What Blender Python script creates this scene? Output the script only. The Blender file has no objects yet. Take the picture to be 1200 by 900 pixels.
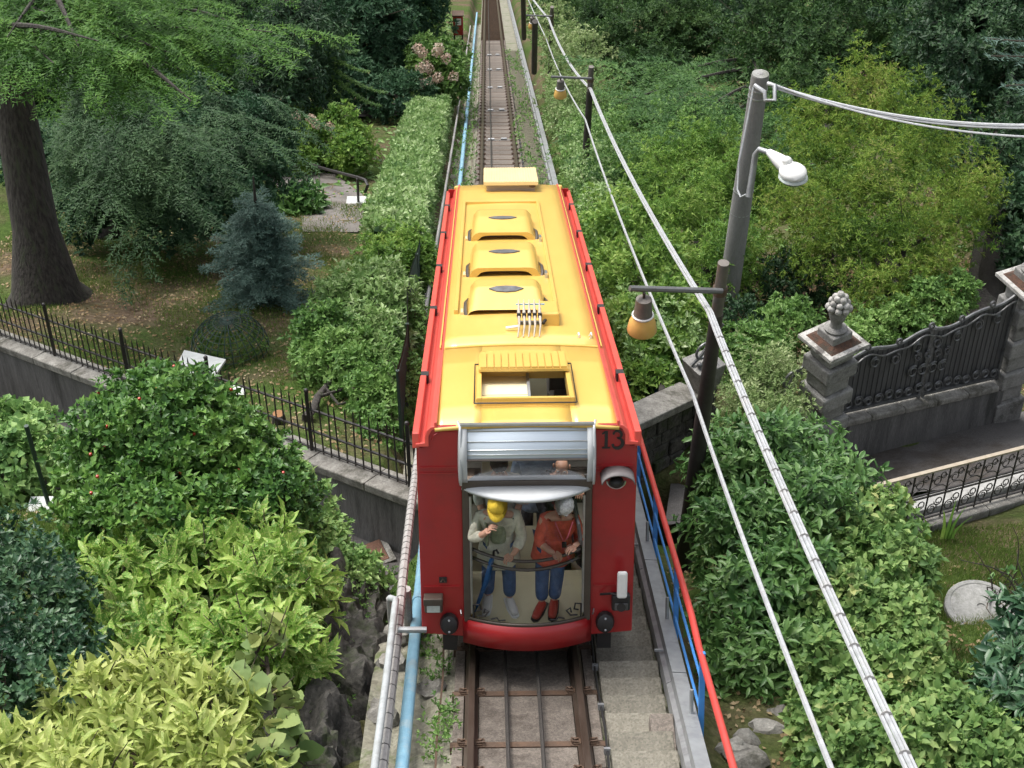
import bpy, bmesh, math, random
import numpy as np
from mathutils import Vector, Matrix
random.seed(7); rng = np.random.default_rng(11)
R = math.radians
sc = bpy.context.scene
col = sc.collection
SL = R(25.5); CS, SN, TS = math.cos(SL), math.sin(SL), math.tan(SL)
def tw(x, u, v): return Vector((x, u*CS + v*SN, -u*SN + v*CS))      # track frame -> world

# ---------------------------------------------------------------- camera, sky, sun, exposure
cd = bpy.data.cameras.new('camera'); cam = bpy.data.objects.new('camera', cd); col.objects.link(cam)
cam.location = tw(-0.30, 0, 7.3)
cam.rotation_euler = (R(90-41.0), 0, R(-0.91))
cd.sensor_width = 36; cd.lens = 36*2000/1200; cd.clip_end = 3000; cd.clip_start = 0.1
sc.camera = cam
sc.view_settings.view_transform = 'Standard'; sc.view_settings.look = 'None'
sc.view_settings.gamma = 1; sc.view_settings.exposure = 0.92
w = bpy.data.worlds.new('World'); sc.world = w; w.use_nodes = True
nt = w.node_tree; nt.nodes.clear()
sky = nt.nodes.new('ShaderNodeTexSky'); sky.sky_type = 'NISHITA'; sky.sun_disc = False
SUN_EL, SUN_AZ = R(60), R(-42)
sky.sun_elevation = SUN_EL; sky.sun_rotation = SUN_AZ
sky.air_density = 1.0; sky.dust_density = 5.0; sky.ozone_density = 1.0
hs = nt.nodes.new('ShaderNodeHueSaturation'); hs.inputs['Saturation'].default_value = 0.35
bg = nt.nodes.new('ShaderNodeBackground'); bg.inputs['Strength'].default_value = 0.15
wo = nt.nodes.new('ShaderNodeOutputWorld')
nt.links.new(sky.outputs[0], hs.inputs['Color']); nt.links.new(hs.outputs[0], bg.inputs['Color']); nt.links.new(bg.outputs[0], wo.inputs['Surface'])
sd = bpy.data.lights.new('sun', 'SUN'); sd.energy = 1.35; sd.angle = R(24); sd.color = (1, .96, .9)
sun = bpy.data.objects.new('sun', sd); col.objects.link(sun)
sdir = Vector((math.sin(SUN_AZ)*math.cos(SUN_EL), math.cos(SUN_AZ)*math.cos(SUN_EL), math.sin(SUN_EL)))
sun.rotation_euler = (-sdir).to_track_quat('-Z', 'Y').to_euler()

# ---------------------------------------------------------------- materials
def newmat(name):
    m = bpy.data.materials.new(name); m.use_nodes = True
    return m, m.node_tree, m.node_tree.nodes['Principled BSDF']
def mat(name, c, rough=.6, c2=None, scale=4., metal=0., bump=0., coat=0., spec=.5, c3=None, fine=None, bscale=None, stretch=None, orand=0.):
    """principled with two-scale noise mottling between c, c2 (and a sparse third colour) and fine relief"""
    m, t, b = newmat(name); N, L = t.nodes.new, t.links.new
    b.inputs['Roughness'].default_value = rough; b.inputs['Metallic'].default_value = metal
    b.inputs['Coat Weight'].default_value = coat; b.inputs['Coat Roughness'].default_value = .12
    b.inputs['Specular IOR Level'].default_value = spec
    tc = N('ShaderNodeTexCoord'); src = tc.outputs['Object']
    if stretch:
        mp = N('ShaderNodeMapping'); mp.inputs['Scale'].default_value = stretch; L(src, mp.inputs[0]); src = mp.outputs[0]
    if c2 is None: c2 = tuple(x*.82 for x in c)
    n1 = N('ShaderNodeTexNoise'); n1.inputs['Scale'].default_value = scale; n1.inputs['Detail'].default_value = 7; n1.inputs['Roughness'].default_value = .65
    L(src, n1.inputs['Vector'])
    r = N('ShaderNodeValToRGB'); r.color_ramp.elements[0].position = .36; r.color_ramp.elements[1].position = .64
    r.color_ramp.elements[0].color = (*c2, 1); r.color_ramp.elements[1].color = (*c, 1); L(n1.outputs['Fac'], r.inputs[0])
    out = r.outputs[0]
    if c3:
        n2 = N('ShaderNodeTexNoise'); n2.inputs['Scale'].default_value = scale*.37; n2.inputs['Detail'].default_value = 9; n2.inputs['Roughness'].default_value = .7
        L(src, n2.inputs['Vector'])
        r2 = N('ShaderNodeValToRGB'); r2.color_ramp.elements[0].position = .52; r2.color_ramp.elements[1].position = .62; L(n2.outputs['Fac'], r2.inputs[0])
        mx = N('ShaderNodeMix'); mx.data_type = 'RGBA'; L(r2.outputs[0], mx.inputs[0]); L(out, mx.inputs[6]); mx.inputs[7].default_value = (*c3, 1); out = mx.outputs[2]
    if fine:
        n3 = N('ShaderNodeTexVoronoi'); n3.inputs['Scale'].default_value = fine[0]; L(src, n3.inputs['Vector'])
        mx = N('ShaderNodeMix'); mx.data_type = 'RGBA'; mx.blend_type = 'MULTIPLY'; mx.inputs[0].default_value = fine[1]
        bw = N('ShaderNodeRGBToBW'); L(n3.outputs['Color'], bw.inputs[0]); L(out, mx.inputs[6]); L(bw.outputs[0], mx.inputs[7]); out = mx.outputs[2]
    if orand:      # alike pieces differ a little in tone
        oi = N('ShaderNodeObjectInfo'); mr = N('ShaderNodeMapRange'); mr.inputs[3].default_value = 1-orand; mr.inputs[4].default_value = 1+orand*.6; L(oi.outputs['Random'], mr.inputs[0])
        mx = N('ShaderNodeMix'); mx.data_type = 'RGBA'; mx.blend_type = 'MULTIPLY'; mx.inputs[0].default_value = 1; L(out, mx.inputs[6]); L(mr.outputs[0], mx.inputs[7]); out = mx.outputs[2]
    L(out, b.inputs['Base Color'])
    if bump:
        nb = N('ShaderNodeTexNoise'); nb.inputs['Scale'].default_value = bscale or scale*6; nb.inputs['Detail'].default_value = 6; L(src, nb.inputs['Vector'])
        bp = N('ShaderNodeBump'); bp.inputs['Strength'].default_value = bump; bp.inputs['Distance'].default_value = .02
        L(nb.outputs['Fac'], bp.inputs['Height']); L(bp.outputs[0], b.inputs['Normal'])
    return m
def leafmat(name, cols, rough=.42, trans=.25, clump=.9, spec=.4, gain=1.55, speck=0.):
    """leaf colours vary leaf by leaf and in clumps of the plant's own growth; part of the light passes through"""
    m, t, b = newmat(name); N, L = t.nodes.new, t.links.new
    g = N('ShaderNodeNewGeometry'); oi = N('ShaderNodeObjectInfo'); tc = N('ShaderNodeTexCoord')
    ad = N('ShaderNodeMath'); ad.operation = 'ADD'; L(g.outputs['Random Per Island'], ad.inputs[0]); L(oi.outputs['Random'], ad.inputs[1])
    fr = N('ShaderNodeMath'); fr.operation = 'FRACT'; L(ad.outputs[0], fr.inputs[0])
    n = N('ShaderNodeTexNoise'); n.inputs['Scale'].default_value = clump; n.inputs['Detail'].default_value = 3; L(g.outputs['Position'], n.inputs['Vector'])
    mx = N('ShaderNodeMath'); mx.operation = 'MULTIPLY_ADD'; mx.inputs[1].default_value = .55; L(fr.outputs[0], mx.inputs[0])
    mm = N('ShaderNodeMath'); mm.operation = 'MULTIPLY_ADD'; mm.inputs[1].default_value = 1.5; mm.inputs[2].default_value = -.52; L(n.outputs['Fac'], mm.inputs[0])
    L(mm.outputs[0], mx.inputs[2])
    r = N('ShaderNodeValToRGB'); cr = r.color_ramp
    while len(cr.elements) < len(cols): cr.elements.new(.5)
    for i, c in enumerate(cols):
        cr.elements[i].position = i/(len(cols)-1); cr.elements[i].color = (*[min(.66, v*gain*f_) for v, f_ in zip(c, (1., 1., 1.))], 1)
    L(mx.outputs[0], r.inputs[0]); lc = r.outputs[0]
    if speck:      # pale blotches on each leaf
        n2 = N('ShaderNodeTexNoise'); n2.inputs['Scale'].default_value = 55; n2.inputs['Detail'].default_value = 2; L(g.outputs['Position'], n2.inputs['Vector'])
        r2 = N('ShaderNodeValToRGB'); r2.color_ramp.elements[0].position = .53; r2.color_ramp.elements[1].position = .6; L(n2.outputs['Fac'], r2.inputs[0])
        m2 = N('ShaderNodeMath'); m2.operation = 'MULTIPLY'; m2.inputs[1].default_value = speck; L(r2.outputs[0], m2.inputs[0])
        mk = N('ShaderNodeMix'); mk.data_type = 'RGBA'; L(m2.outputs[0], mk.inputs[0]); L(lc, mk.inputs[6]); mk.inputs[7].default_value = (.52, .55, .20, 1); lc = mk.outputs[2]
    L(lc, b.inputs['Base Color'])
    b.inputs['Roughness'].default_value = rough+.1; b.inputs['Specular IOR Level'].default_value = spec*.75
    tr = N('ShaderNodeBsdfTranslucent'); L(lc, tr.inputs['Color'])
    ms = N('ShaderNodeMixShader'); ms.inputs[0].default_value = trans+.1
    o = t.nodes['Material Output']; L(b.outputs[0], ms.inputs[1]); L(tr.outputs[0], ms.inputs[2]); L(ms.outputs[0], o.inputs['Surface'])
    return m
def glassmat(name, tint=(.97, .985, .98), refl=.06):
    m = bpy.data.materials.new(name); m.use_nodes = True; t = m.node_tree; t.nodes.clear(); N, L = t.nodes.new, t.links.new
    tp = N('ShaderNodeBsdfTransparent'); tp.inputs[0].default_value = (*tint, 1)
    gl = N('ShaderNodeBsdfGlossy'); gl.inputs['Roughness'].default_value = .03
    f = N('ShaderNodeFresnel'); f.inputs['IOR'].default_value = 1.3
    ms = N('ShaderNodeMixShader'); L(f.outputs[0], ms.inputs[0]); L(tp.outputs[0], ms.inputs[1]); L(gl.outputs[0], ms.inputs[2])
    o = N('ShaderNodeOutputMaterial'); L(ms.outputs[0], o.inputs['Surface'])
    return m
M = {}
M['yellow'] = mat('yellow paint', (.69, .455, .11), .36, (.63, .405, .085), 1.1, coat=.45, bump=.02, bscale=3, c3=(.68, .42, .10), stretch=(1.5, .35, 1.5))
M['cream'] = mat('cream paint', (.80, .64, .34), .4, (.75, .59, .3), 3, coat=.2)
M['red'] = mat('shade darkened red paint', (.36, .016, .018), .38, (.315, .013, .015), 1.3, coat=.35, c3=(.25, .018, .018), bump=.012, bscale=3)  # base darkened in place of bridge shade on the car front
M['red_skylit'] = mat('red rim paint', (.64, .085, .065), .4, (.58, .07, .055), 2, coat=.45)  # body red made paler, sky reflection on the rims put into the colour
M['steel'] = mat('brushed aluminium', (.62, .64, .66), .28, (.54, .56, .58), 6, metal=.85)
M['frame'] = mat('bronze window frame', (.09, .075, .06), .38, (.075, .06, .05), 6, metal=.3)
M['black'] = mat('black rubber', (.015, .015, .016), .5, (.022, .02, .02), 9)
M['inside'] = mat('interior lining', (.42, .37, .30), .6, (.37, .32, .26), 3)
M['beige'] = mat('beige lino floor', (.74, .67, .44), .5, (.68, .61, .4), 2, c3=(.62, .55, .36))
M['white'] = mat('white paint', (.78, .78, .76), .4, (.7, .7, .68), 5)
M['glass'] = glassmat('clear glass', refl=.06)
M['blind'] = mat('blue silver blind', (.58, .65, .72), .3, (.5, .57, .64), 3, metal=.3, stretch=(.2, 3, 8), coat=.3)
M['blindpaint'] = mat('pale grey paint', (.50, .52, .53), .5, (.44, .46, .47), 5)
M['palegalv'] = mat('pale grey tube', (.38, .405, .41), .5, (.29, .31, .315), 8, c3=(.24, .25, .24))
M['lens'] = mat('lamp lens', (.55, .6, .58), .12, (.45, .5, .48), 30, coat=.8)
M['rail'] = mat('worn rail steel', (.13, .10, .08), .35, (.085, .06, .045), 9, metal=.6, stretch=(1, .15, 1))
M['rust'] = mat('rusty iron', (.11, .065, .04), .75, (.07, .045, .03), 12, bump=.3)
M['rope'] = mat('greased wire rope', (.03, .027, .025), .5, (.05, .045, .04), 40, bump=.4)
M['concrete'] = mat('pebbly concrete', (.225, .193, .163), .9, (.165, .14, .117), 5, bump=.5, bscale=70, c3=(.115, .095, .078), fine=(60, .5), orand=.22)
M['mossstep'] = mat('mossy broken step', (.16, .15, .105), .95, (.10, .095, .06), 5, bump=.8, bscale=25, c3=(.07, .085, .03), fine=(40, .5))
M['stepmat'] = mat('weathered step concrete', (.28, .262, .212), .92, (.205, .19, .15), 4, bump=.5, bscale=60, c3=(.15, .15, .105), fine=(55, .45), orand=.17)
M['drain'] = mat('rough old mortar', (.30, .29, .23), .95, (.2, .19, .14), 4, bump=.8, bscale=22, c3=(.12, .15, .06), fine=(30, .4))
M['lane'] = mat('worn asphalt lane', (.125, .118, .114), .9, (.085, .08, .077), 1.4, bump=.5, bscale=50, c3=(.06, .05, .042), fine=(70, .45))
M['gpath'] = mat('pale paved path', (.22, .20, .185), .9, (.165, .15, .135), 2.5, bump=.3, c3=(.13, .11, .09), fine=(40, .4))
M['wall'] = mat('weathered plaster wall', (.165, .16, .155), .93, (.10, .098, .095), 2.2, bump=.5, bscale=25, c3=(.055, .055, .05), fine=(50, .35), stretch=(2.2, 2.2, .3), orand=.08)
M['coping'] = mat('lichened coping stone', (.33, .32, .29), .95, (.19, .18, .16), 5, bump=.5, bscale=30, c3=(.115, .11, .09), fine=(45, .4), orand=.15)
M['rock'] = mat('dark mossy rock', (.115, .108, .095), .95, (.045, .043, .038), 5.5, bump=1, bscale=18, c3=(.04, .055, .02), fine=(26, .55), orand=.15)
M['stone'] = mat('grey dressed stone', (.33, .325, .31), .9, (.22, .215, .2), 5, bump=.5, bscale=30, c3=(.12, .118, .105), fine=(50, .35), orand=.15)
M['moss'] = mat('reddish moss', (.11, .055, .035), 1, (.055, .035, .026), 14, bump=.9, bscale=60, c3=(.05, .04, .03))
M['lichen'] = mat('white lichen stone', (.58, .57, .54), .95, (.36, .35, .32), 9, bump=.6, bscale=40, c3=(.14, .13, .12), fine=(45, .4))
M['iron'] = mat('black wrought iron', (.022, .021, .022), .5, (.035, .03, .028), 12, metal=.2)
M['gateiron'] = mat('grey painted iron', (.17, .175, .18), .38, (.09, .09, .092), 10, metal=.4)
M['gatesheet'] = mat('dark sheet iron', (.095, .097, .10), .5, (.065, .066, .068), 5, metal=.2, stretch=(1, 1, .3))
M['palecap'] = mat('pale flat handrail', (.40, .35, .27), .6, (.32, .27, .2), 6)
M['limewall'] = mat('limewashed kerb', (.42, .42, .40), .9, (.30, .30, .285), 4, bump=.4, c3=(.17, .17, .155))
M['pole'] = mat('dark pole metal', (.062, .055, .05), .6, (.045, .038, .034), 6, metal=.3, bump=.1)
M['poletop'] = mat('grey pole arm', (.17, .175, .175), .55, (.13, .13, .13), 9, metal=.4)
M['conpole'] = mat('spun concrete pole', (.27, .265, .26), .9, (.215, .21, .205), 5, bump=.3, bscale=50, fine=(90, .2), stretch=(1, 1, .25))
M['cable'] = mat('silver sheathed cable', (.46, .475, .49), .5, (.34, .35, .36), 9, metal=.2, c3=(.4, .4, .4))
M['wrapcable'] = mat('grey wrapped cable', (.36, .345, .33), .6, (.26, .25, .24), 30)
M['galv'] = mat('galvanised steel', (.38, .395, .40), .45, (.31, .32, .33), 7, metal=.55, c3=(.27, .275, .28))
M['pipeblue'] = mat('flaking pale blue pipe', (.22, .42, .54), .5, (.18, .35, .47), 7, c3=(.30, .42, .48), bump=.2)
M['bluerail'] = mat('blue railing paint', (.05, .22, .54), .5, (.04, .17, .44), 6)
M['redrail'] = mat('red handrail paint', (.52, .06, .05), .4, (.45, .05, .04), 6)
M['amber'] = mat('amber lamp glass', (.66, .40, .12), .3, (.6, .36, .1), 6, coat=.4)
M['lampcap'] = mat('grey lamp cap', (.17, .15, .13), .6, (.12, .11, .1), 9, metal=.3)
M['bark'] = mat('grey brown bark', (.066, .058, .052), .95, (.02, .017, .015), 9, bump=1, bscale=14, stretch=(2.2, 2.2, .35), c3=(.05, .055, .035))
M['darkbark'] = mat('dark ivy stained bark', (.03, .026, .022), .95, (.014, .012, .01), 8, bump=1, stretch=(2, 2, .4))
M['twig'] = mat('brown twig', (.075, .058, .04), .9, (.045, .035, .025), 8)
M['greenmetal'] = mat('dark green metal', (.02, .05, .035), .5, (.015, .04, .028), 6)
M['shadenet'] = mat('green shade net', (.035, .065, .05), .8, (.025, .048, .038), 14)
M['whiteslab'] = mat('pale board', (.60, .62, .60), .7, (.5, .52, .5), 5)
M['disk'] = mat('pale concrete disc', (.34, .34, .325), .9, (.25, .25, .235), 5, bump=.5, c3=(.19, .195, .17), fine=(45, .25))
M['rustplate'] = mat('rusty manhole plate', (.13, .06, .035), .85, (.09, .045, .03), 9, bump=.5)
def groundmat():
    m, t, b = newmat('leaf littered ground'); N, L = t.nodes.new, t.links.new
    g = N('ShaderNodeNewGeometry')
    def noise(s, d=8, rg=.65):
        n = N('ShaderNodeTexNoise'); n.inputs['Scale'].default_value = s; n.inputs['Detail'].default_value = d; n.inputs['Roughness'].default_value = rg; L(g.outputs['Position'], n.inputs['Vector']); return n
    def ramp(src, *st):
        r = N('ShaderNodeValToRGB'); e = r.color_ramp.elements
        while len(e) < len(st): e.new(.5)
        for i, (p, c) in enumerate(st): e[i].position = p; e[i].color = (*c, 1)
        L(src, r.inputs[0]); return r
    soil = ramp(noise(7).outputs['Fac'], (.3, (.075, .052, .032)), (.5, (.14, .10, .066)), (.7, (.20, .155, .11)))
    gr = ramp(noise(9).outputs['Fac'], (.3, (.04, .072, .016)), (.6, (.075, .125, .028)), (.75, (.12, .15, .05)))
    mk = ramp(noise(.33, 6, .6).outputs['Fac'], (.38, (0, 0, 0)), (.58, (1, 1, 1)))
    mx = N('ShaderNodeMix'); mx.data_type = 'RGBA'; L(mk.outputs[0], mx.inputs[0]); L(soil.outputs[0], mx.inputs[6]); L(gr.outputs[0], mx.inputs[7])
    v = N('ShaderNodeTexVoronoi'); v.inputs['Scale'].default_value = 28; L(g.outputs['Position'], v.inputs['Vector'])
    m2 = N('ShaderNodeMix'); m2.data_type = 'RGBA'; m2.blend_type = 'MULTIPLY'; m2.inputs[0].default_value = .4; L(mx.outputs[2], m2.inputs[6]); bw = N('ShaderNodeRGBToBW'); L(v.outputs['Color'], bw.inputs[0]); L(bw.outputs[0], m2.inputs[7])
    L(m2.outputs[2], b.inputs['Base Color']); b.inputs['Roughness'].default_value = 1; b.inputs['Specular IOR Level'].default_value = .1
    bp = N('ShaderNodeBump'); bp.inputs['Strength'].default_value = .8; bp.inputs['Distance'].default_value = .05; L(noise(16).outputs['Fac'], bp.inputs['Height']); L(bp.outputs[0], b.inputs['Normal'])
    return m
M['ground'] = groundmat()

# ---------------------------------------------------------------- mesh helpers
class MB:
    def __init__(s): s.v = []; s.f = []
    def add(s, vs, fs):
        o = len(s.v); s.v += [tuple(p) for p in vs]; s.f += [tuple(i+o for i in f) for f in fs]; return s
    def box(s, x0, x1, y0, y1, z0, z1, xf=None):
        vs = [Vector((x, y, z)) for z in (z0, z1) for y in (y0, y1) for x in (x0, x1)]
        if xf: vs = [xf(p) for p in vs]
        return s.add(vs, [(0, 2, 3, 1), (4, 5, 7, 6), (0, 1, 5, 4), (2, 6, 7, 3), (0, 4, 6, 2), (1, 3, 7, 5)])
    def prism(s, poly, axis, a, b, xf=None):
        n = len(poly); vs = []
        for t in (a, b):
            for (p, q) in poly:
                c = {'x': (t, p, q), 'y': (p, t, q), 'z': (p, q, t)}[axis]
                vs.append(xf(Vector(c)) if xf else c)
        return s.add(vs, [tuple(range(n-1, -1, -1)), tuple(range(n, 2*n))] + [(i, (i+1) % n, n+(i+1) % n, n+i) for i in range(n)])
    def tube(s, pts, r, n=8, cap=True):
        pts = [Vector(p) for p in pts]; rs = r if isinstance(r, (list, tuple)) else [r]*len(pts)
        vs = []; fs = []; up = None
        for i, p in enumerate(pts):
            d = (pts[min(i+1, len(pts)-1)] - pts[max(i-1, 0)]).normalized()
            if up is None: up = Vector((0, 0, 1)) if abs(d.z) < .9 else Vector((1, 0, 0))
            a = up.cross(d)
            if a.length < 1e-4: a = Vector((0, 1, 0)).cross(d)
            a.normalize(); b = d.cross(a); up = b
            for k in range(n):
                t = 2*math.pi*k/n; vs.append(p + (a*math.cos(t) + b*math.sin(t))*rs[i])
        m = len(pts)
        for i in range(m-1):
            for k in range(n): fs.append((i*n+k, i*n+(k+1) % n, (i+1)*n+(k+1) % n, (i+1)*n+k))
        if cap: fs += [tuple(range(n-1, -1, -1)), tuple(range((m-1)*n, m*n))]
        return s.add(vs, fs)
    def lathe(s, prof, c=(0, 0, 0), n=16, xf=None):
        vs = []; m = len(prof)
        for (r, z) in prof:
            for k in range(n):
                t = 2*math.pi*k/n; p = Vector((c[0]+r*math.cos(t), c[1]+r*math.sin(t), c[2]+z)); vs.append(xf(p) if xf else p)
        fs = [(i*n+k, i*n+(k+1) % n, (i+1)*n+(k+1) % n, (i+1)*n+k) for i in range(m-1) for k in range(n)]
        fs += [tuple(range(n-1, -1, -1)), tuple(range((m-1)*n, m*n))]
        return s.add(vs, fs)
    def ball(s, c, r, n=10, m=6):
        if not isinstance(r, (tuple, list)): r = (r, r, r)
        vs = [(c[0], c[1], c[2]-r[2])]; fs = []
        for i in range(1, m):
            a = -math.pi/2 + math.pi*i/m
            for k in range(n):
                t = 2*math.pi*k/n; vs.append((c[0]+r[0]*math.cos(a)*math.cos(t), c[1]+r[1]*math.cos(a)*math.sin(t), c[2]+r[2]*math.sin(a)))
        vs.append((c[0], c[1], c[2]+r[2]))
        for k in range(n): fs.append((0, 1+(k+1) % n, 1+k)); fs.append((len(vs)-1, 1+(m-2)*n+k, 1+(m-2)*n+(k+1) % n))
        for i in range(m-2):
            for k in range(n): fs.append((1+i*n+k, 1+i*n+(k+1) % n, 1+(i+1)*n+(k+1) % n, 1+(i+1)*n+k))
        return s.add(vs, fs)
    def sheet(s, fn, nu, nv):
        vs = [fn(i/nu, j/nv) for i in range(nu+1) for j in range(nv+1)]
        return s.add(vs, [(i*(nv+1)+j, i*(nv+1)+j+1, (i+1)*(nv+1)+j+1, (i+1)*(nv+1)+j) for i in range(nu) for j in range(nv)])
    def build(s, name, m, parent=None, smooth=False, bevel=0, solid=0, kind=None, fix=True):
        me = bpy.data.meshes.new(name); me.from_pydata(s.v, [], s.f); me.materials.append(m if not isinstance(m, str) else M[m])
        if fix:
            bm = bmesh.new(); bm.from_mesh(me); bmesh.ops.recalc_face_normals(bm, faces=bm.faces); bm.to_mesh(me); bm.free()
        o = bpy.data.objects.new(name, me); col.objects.link(o); o.parent = parent
        if smooth:
            me.shade_smooth()
            me.set_sharp_from_angle(angle=R(42))
        if solid: md = o.modifiers.new('solid', 'SOLIDIFY'); md.thickness = solid; md.offset = 0
        if bevel: md = o.modifiers.new('bevel', 'BEVEL'); md.width = bevel; md.segments = 2; md.limit_method = 'ANGLE'; md.angle_limit = R(35)
        if kind: o['kind'] = kind
        return o
def tag(o, label=None, cat=None, group=None, kind=None):
    for k, v in (('label', label), ('category', cat), ('group', group), ('kind', kind)):
        if v: o[k] = v
    return o
def thing(name, label, cat, loc=(0, 0, 0), rot=(0, 0, 0), group=None):
    o = bpy.data.objects.new(name, None); col.objects.link(o); o.location = loc; o.rotation_euler = rot; o.empty_display_size = .2
    return tag(o, label, cat, group)
def share(o, name, parent=None, loc=None, rot=None, scale=None):
    c = o.copy(); c.name = name; col.objects.link(c); c.parent = parent
    if loc is not None: c.location = loc
    if rot is not None: c.rotation_euler = rot
    if scale is not None: c.scale = scale
    return c
def copy_tree(o, parent=None):
    c = o.copy(); col.objects.link(c); c.parent = parent
    for ch in list(o.children): copy_tree(ch, c)
    return c
ROTX = (-SL, 0, 0)                    # an Empty with this rotation has local (x, u, v) along the track

# ---------------------------------------------------------------- terrain
GP = np.array([  # x, Y, height over the hillside plane z = -Y tan(25.5 deg)
 (-9, 27.5, 0), (-9, 34, .1), (-9, 45, .4), (-5, 30, 0), (-5, 40, 0), (-2.8, 24, 0), (-2.2, 32, -.05), (-2, 45, -.1), (-4, 60, 0), (-15, 40, 1.5), (-25, 60, 5), (-12, 80, 2), (-3, 90, 0),
 (-7, 20.5, -1.35), (-5, 19, -1.35), (-9, 22, -1.5), (-3, 17.5, -1.15), (-2.1, 16.4, -.95), (-1.9, 13, -.6), (-5, 13, -.9), (-8, 15, -1.2), (-4, 8, -.5), (-14, 22, -1.2), (-12, 28.5, -1),
 (6, 18, -1.55), (5, 14, -1.3), (2.6, 14.5, -.9), (2.5, 17.5, -1.1), (8, 20, -1.5), (6.3, 21.8, -1.62), (8.2, 23.2, -1.65), (10, 24, -1.7), (4.5, 21, -1.7), (3, 19.5, -1.7), (4, 9, -.8),
 (6, 26.5, -1.0), (9, 28, -1.0), (3.2, 25.5, -.4), (3.4, 30, -.2), (2.6, 40, 0), (2.6, 60, 0), (7, 35, -.2), (15, 40, 1.5), (25, 60, 6), (8, 60, 1), (12, 80, 3), (3, 90, 0), (14, 22, -1.4)])
LANE_C = np.array([(-1.85, 18.6, -10.15), (-.6, 19.5, -11.7), (.6, 20.2, -12.6), (2.4, 21.2, -13.1)])
def terr(x, y):
    x = np.asarray(x, float); y = np.asarray(y, float)
    d2 = (x[..., None]-GP[:, 0])**2 + ((y[..., None]-GP[:, 1])*.8)**2 + .15
    wgt = d2**-1.7; h = (wgt*GP[:, 2]).sum(-1)/wgt.sum(-1)
    tr = np.clip((1.75-np.abs(x-.15))/.35, 0, 1); h = h*(1-tr) + (-.42)*tr
    # step along the left lane: below the fence line the ground is at lane level
    yl = np.where(y < 150, y, 150 + (y-150)*.25)
    z = -TS*yl + h
    dl = ((x+1.3)*.7085 + (y-19.18)*.7057)       # >0 on the garden side of the fence wall
    along = -(x+1.3)*.7057 + (y-19.18)*.7085
    lanez = -TS*(y) - 1.22 - .03*np.clip(along, 0, 14)
    on = (along > -.6) & (along < 17)
    z = np.where(on & (dl < -.02) & (dl > -1.5), np.minimum(z, lanez-.07), z)
    z = np.where(on & (dl > .15) & (dl < 1.0) & (x < -1.6), np.maximum(z, -TS*y-.05), z)
    # the lane dives under the track
    P = LANE_C[:, :2]
    for a, b in zip(LANE_C[:-1], LANE_C[1:]):
        ab = b[:2]-a[:2]; t = np.clip(((x-a[0])*ab[0]+(y-a[1])*ab[1])/(ab@ab), 0, 1)
        d = np.hypot(x-a[0]-t*ab[0], y-a[1]-t*ab[1]); lz = a[2]+t*(b[2]-a[2])
        z = np.where((d < .85) & (x > -2.0), np.minimum(z, lz-.06), z)
    return z
def gz(x, y): return float(terr(np.array([x]), np.array([y]))[0])
def axis(*seg):
    out = []
    for a, b, n in seg: out += list(np.linspace(a, b, n, endpoint=False))
    return np.array(out+[seg[-1][1]])
xs = axis((-420, -60, 12), (-60, -16, 16), (-16, -10, 18), (-10, 10, 100), (10, 16, 18), (16, 60, 16), (60, 420, 12))
ys = axis((-60, 6, 14), (6, 10, 14), (10, 30, 100), (30, 70, 70), (70, 150, 40), (150, 700, 24))
X, Y = np.meshgrid(xs, ys, indexing='ij'); Z = terr(X, Y)
Z = Z + .03*np.sin(X*3.1+Y*1.7)*np.sin(Y*2.3-X*.9)
nx, ny = X.shape
vv = np.stack([X, Y, Z], -1).reshape(-1, 3)
ii = np.arange(nx*ny).reshape(nx, ny)
ff = np.stack([ii[:-1, :-1], ii[1:, :-1], ii[1:, 1:], ii[:-1, 1:]], -1).reshape(-1, 4)
me = bpy.data.meshes.new('ground'); me.from_pydata(vv.tolist(), [], ff.tolist()); me.materials.append(M['ground']); me.shade_smooth()
g = bpy.data.objects.new('ground', me); col.objects.link(g); g['kind'] = 'structure'

# ---------------------------------------------------------------- track bed, rails, sleepers, panels, steps
TRK = dict(rot=ROTX)
bed = MB().box(-.78, 1.62, 9, 240, -.62, -.20).build('track_bed', 'drain', kind='structure'); bed.rotation_euler = ROTX
for ua, ub in ((9, 17.3), (22.6, 120)):       # the gutter stops where the lane passes under the track
    drain = MB().sheet(lambda a, b: (-1.55+.82*a, ua+(ub-ua)*b, -.22-.07*math.sin(a*3.1)+.03*math.sin((ua+(ub-ua)*b)*2.4)+.04*math.sin(a*14+(ua+(ub-ua)*b)*3)), 6, int((ub-ua)*4)).build('drain_gutter', 'drain', smooth=True, kind='structure'); drain.rotation_euler = ROTX
tr = thing('railway_track', 'rusty steel rails on dark sleepers running straight down the slope under the railcar', 'railway track', rot=ROTX)
def rail_mb(x):
    p = [(-.065, -.13), (.065, -.13), (.065, -.118), (.012, -.1), (.012, -.035), (.033, -.027), (.033, -.004), (.026, 0), (-.026, 0), (-.033, -.004), (-.033, -.027), (-.012, -.035), (-.012, -.1), (-.065, -.118)]
    return MB().prism([(x+a, b) for a, b in p], 'y', 9, 230)
for x in (-.525, .525): rail_mb(x).build('rail', 'rail', tr)
tie_m = MB().box(-.72, .72, -.05, .05, -.2, -.125)
tie0 = tie_m.build('sleeper', 'rust', tr)
def clip_mb():
    b = MB().box(-.13, .13, -.06, .06, -.135, -.115)
    for s in (-1, 1):
        b.box(.07*s-.035, .07*s+.035, -.05, .05, -.13, -.1); b.tube([(.055*s, -.03, -.09), (.12*s, -.03, -.085), (.12*s, .03, -.085), (.055*s, .03, -.09)], .011, 5); b.lathe([(.018, 0), (.018, .03), (.008, .035)], (.085*s, 0, -.1), 6)
    return b
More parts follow.
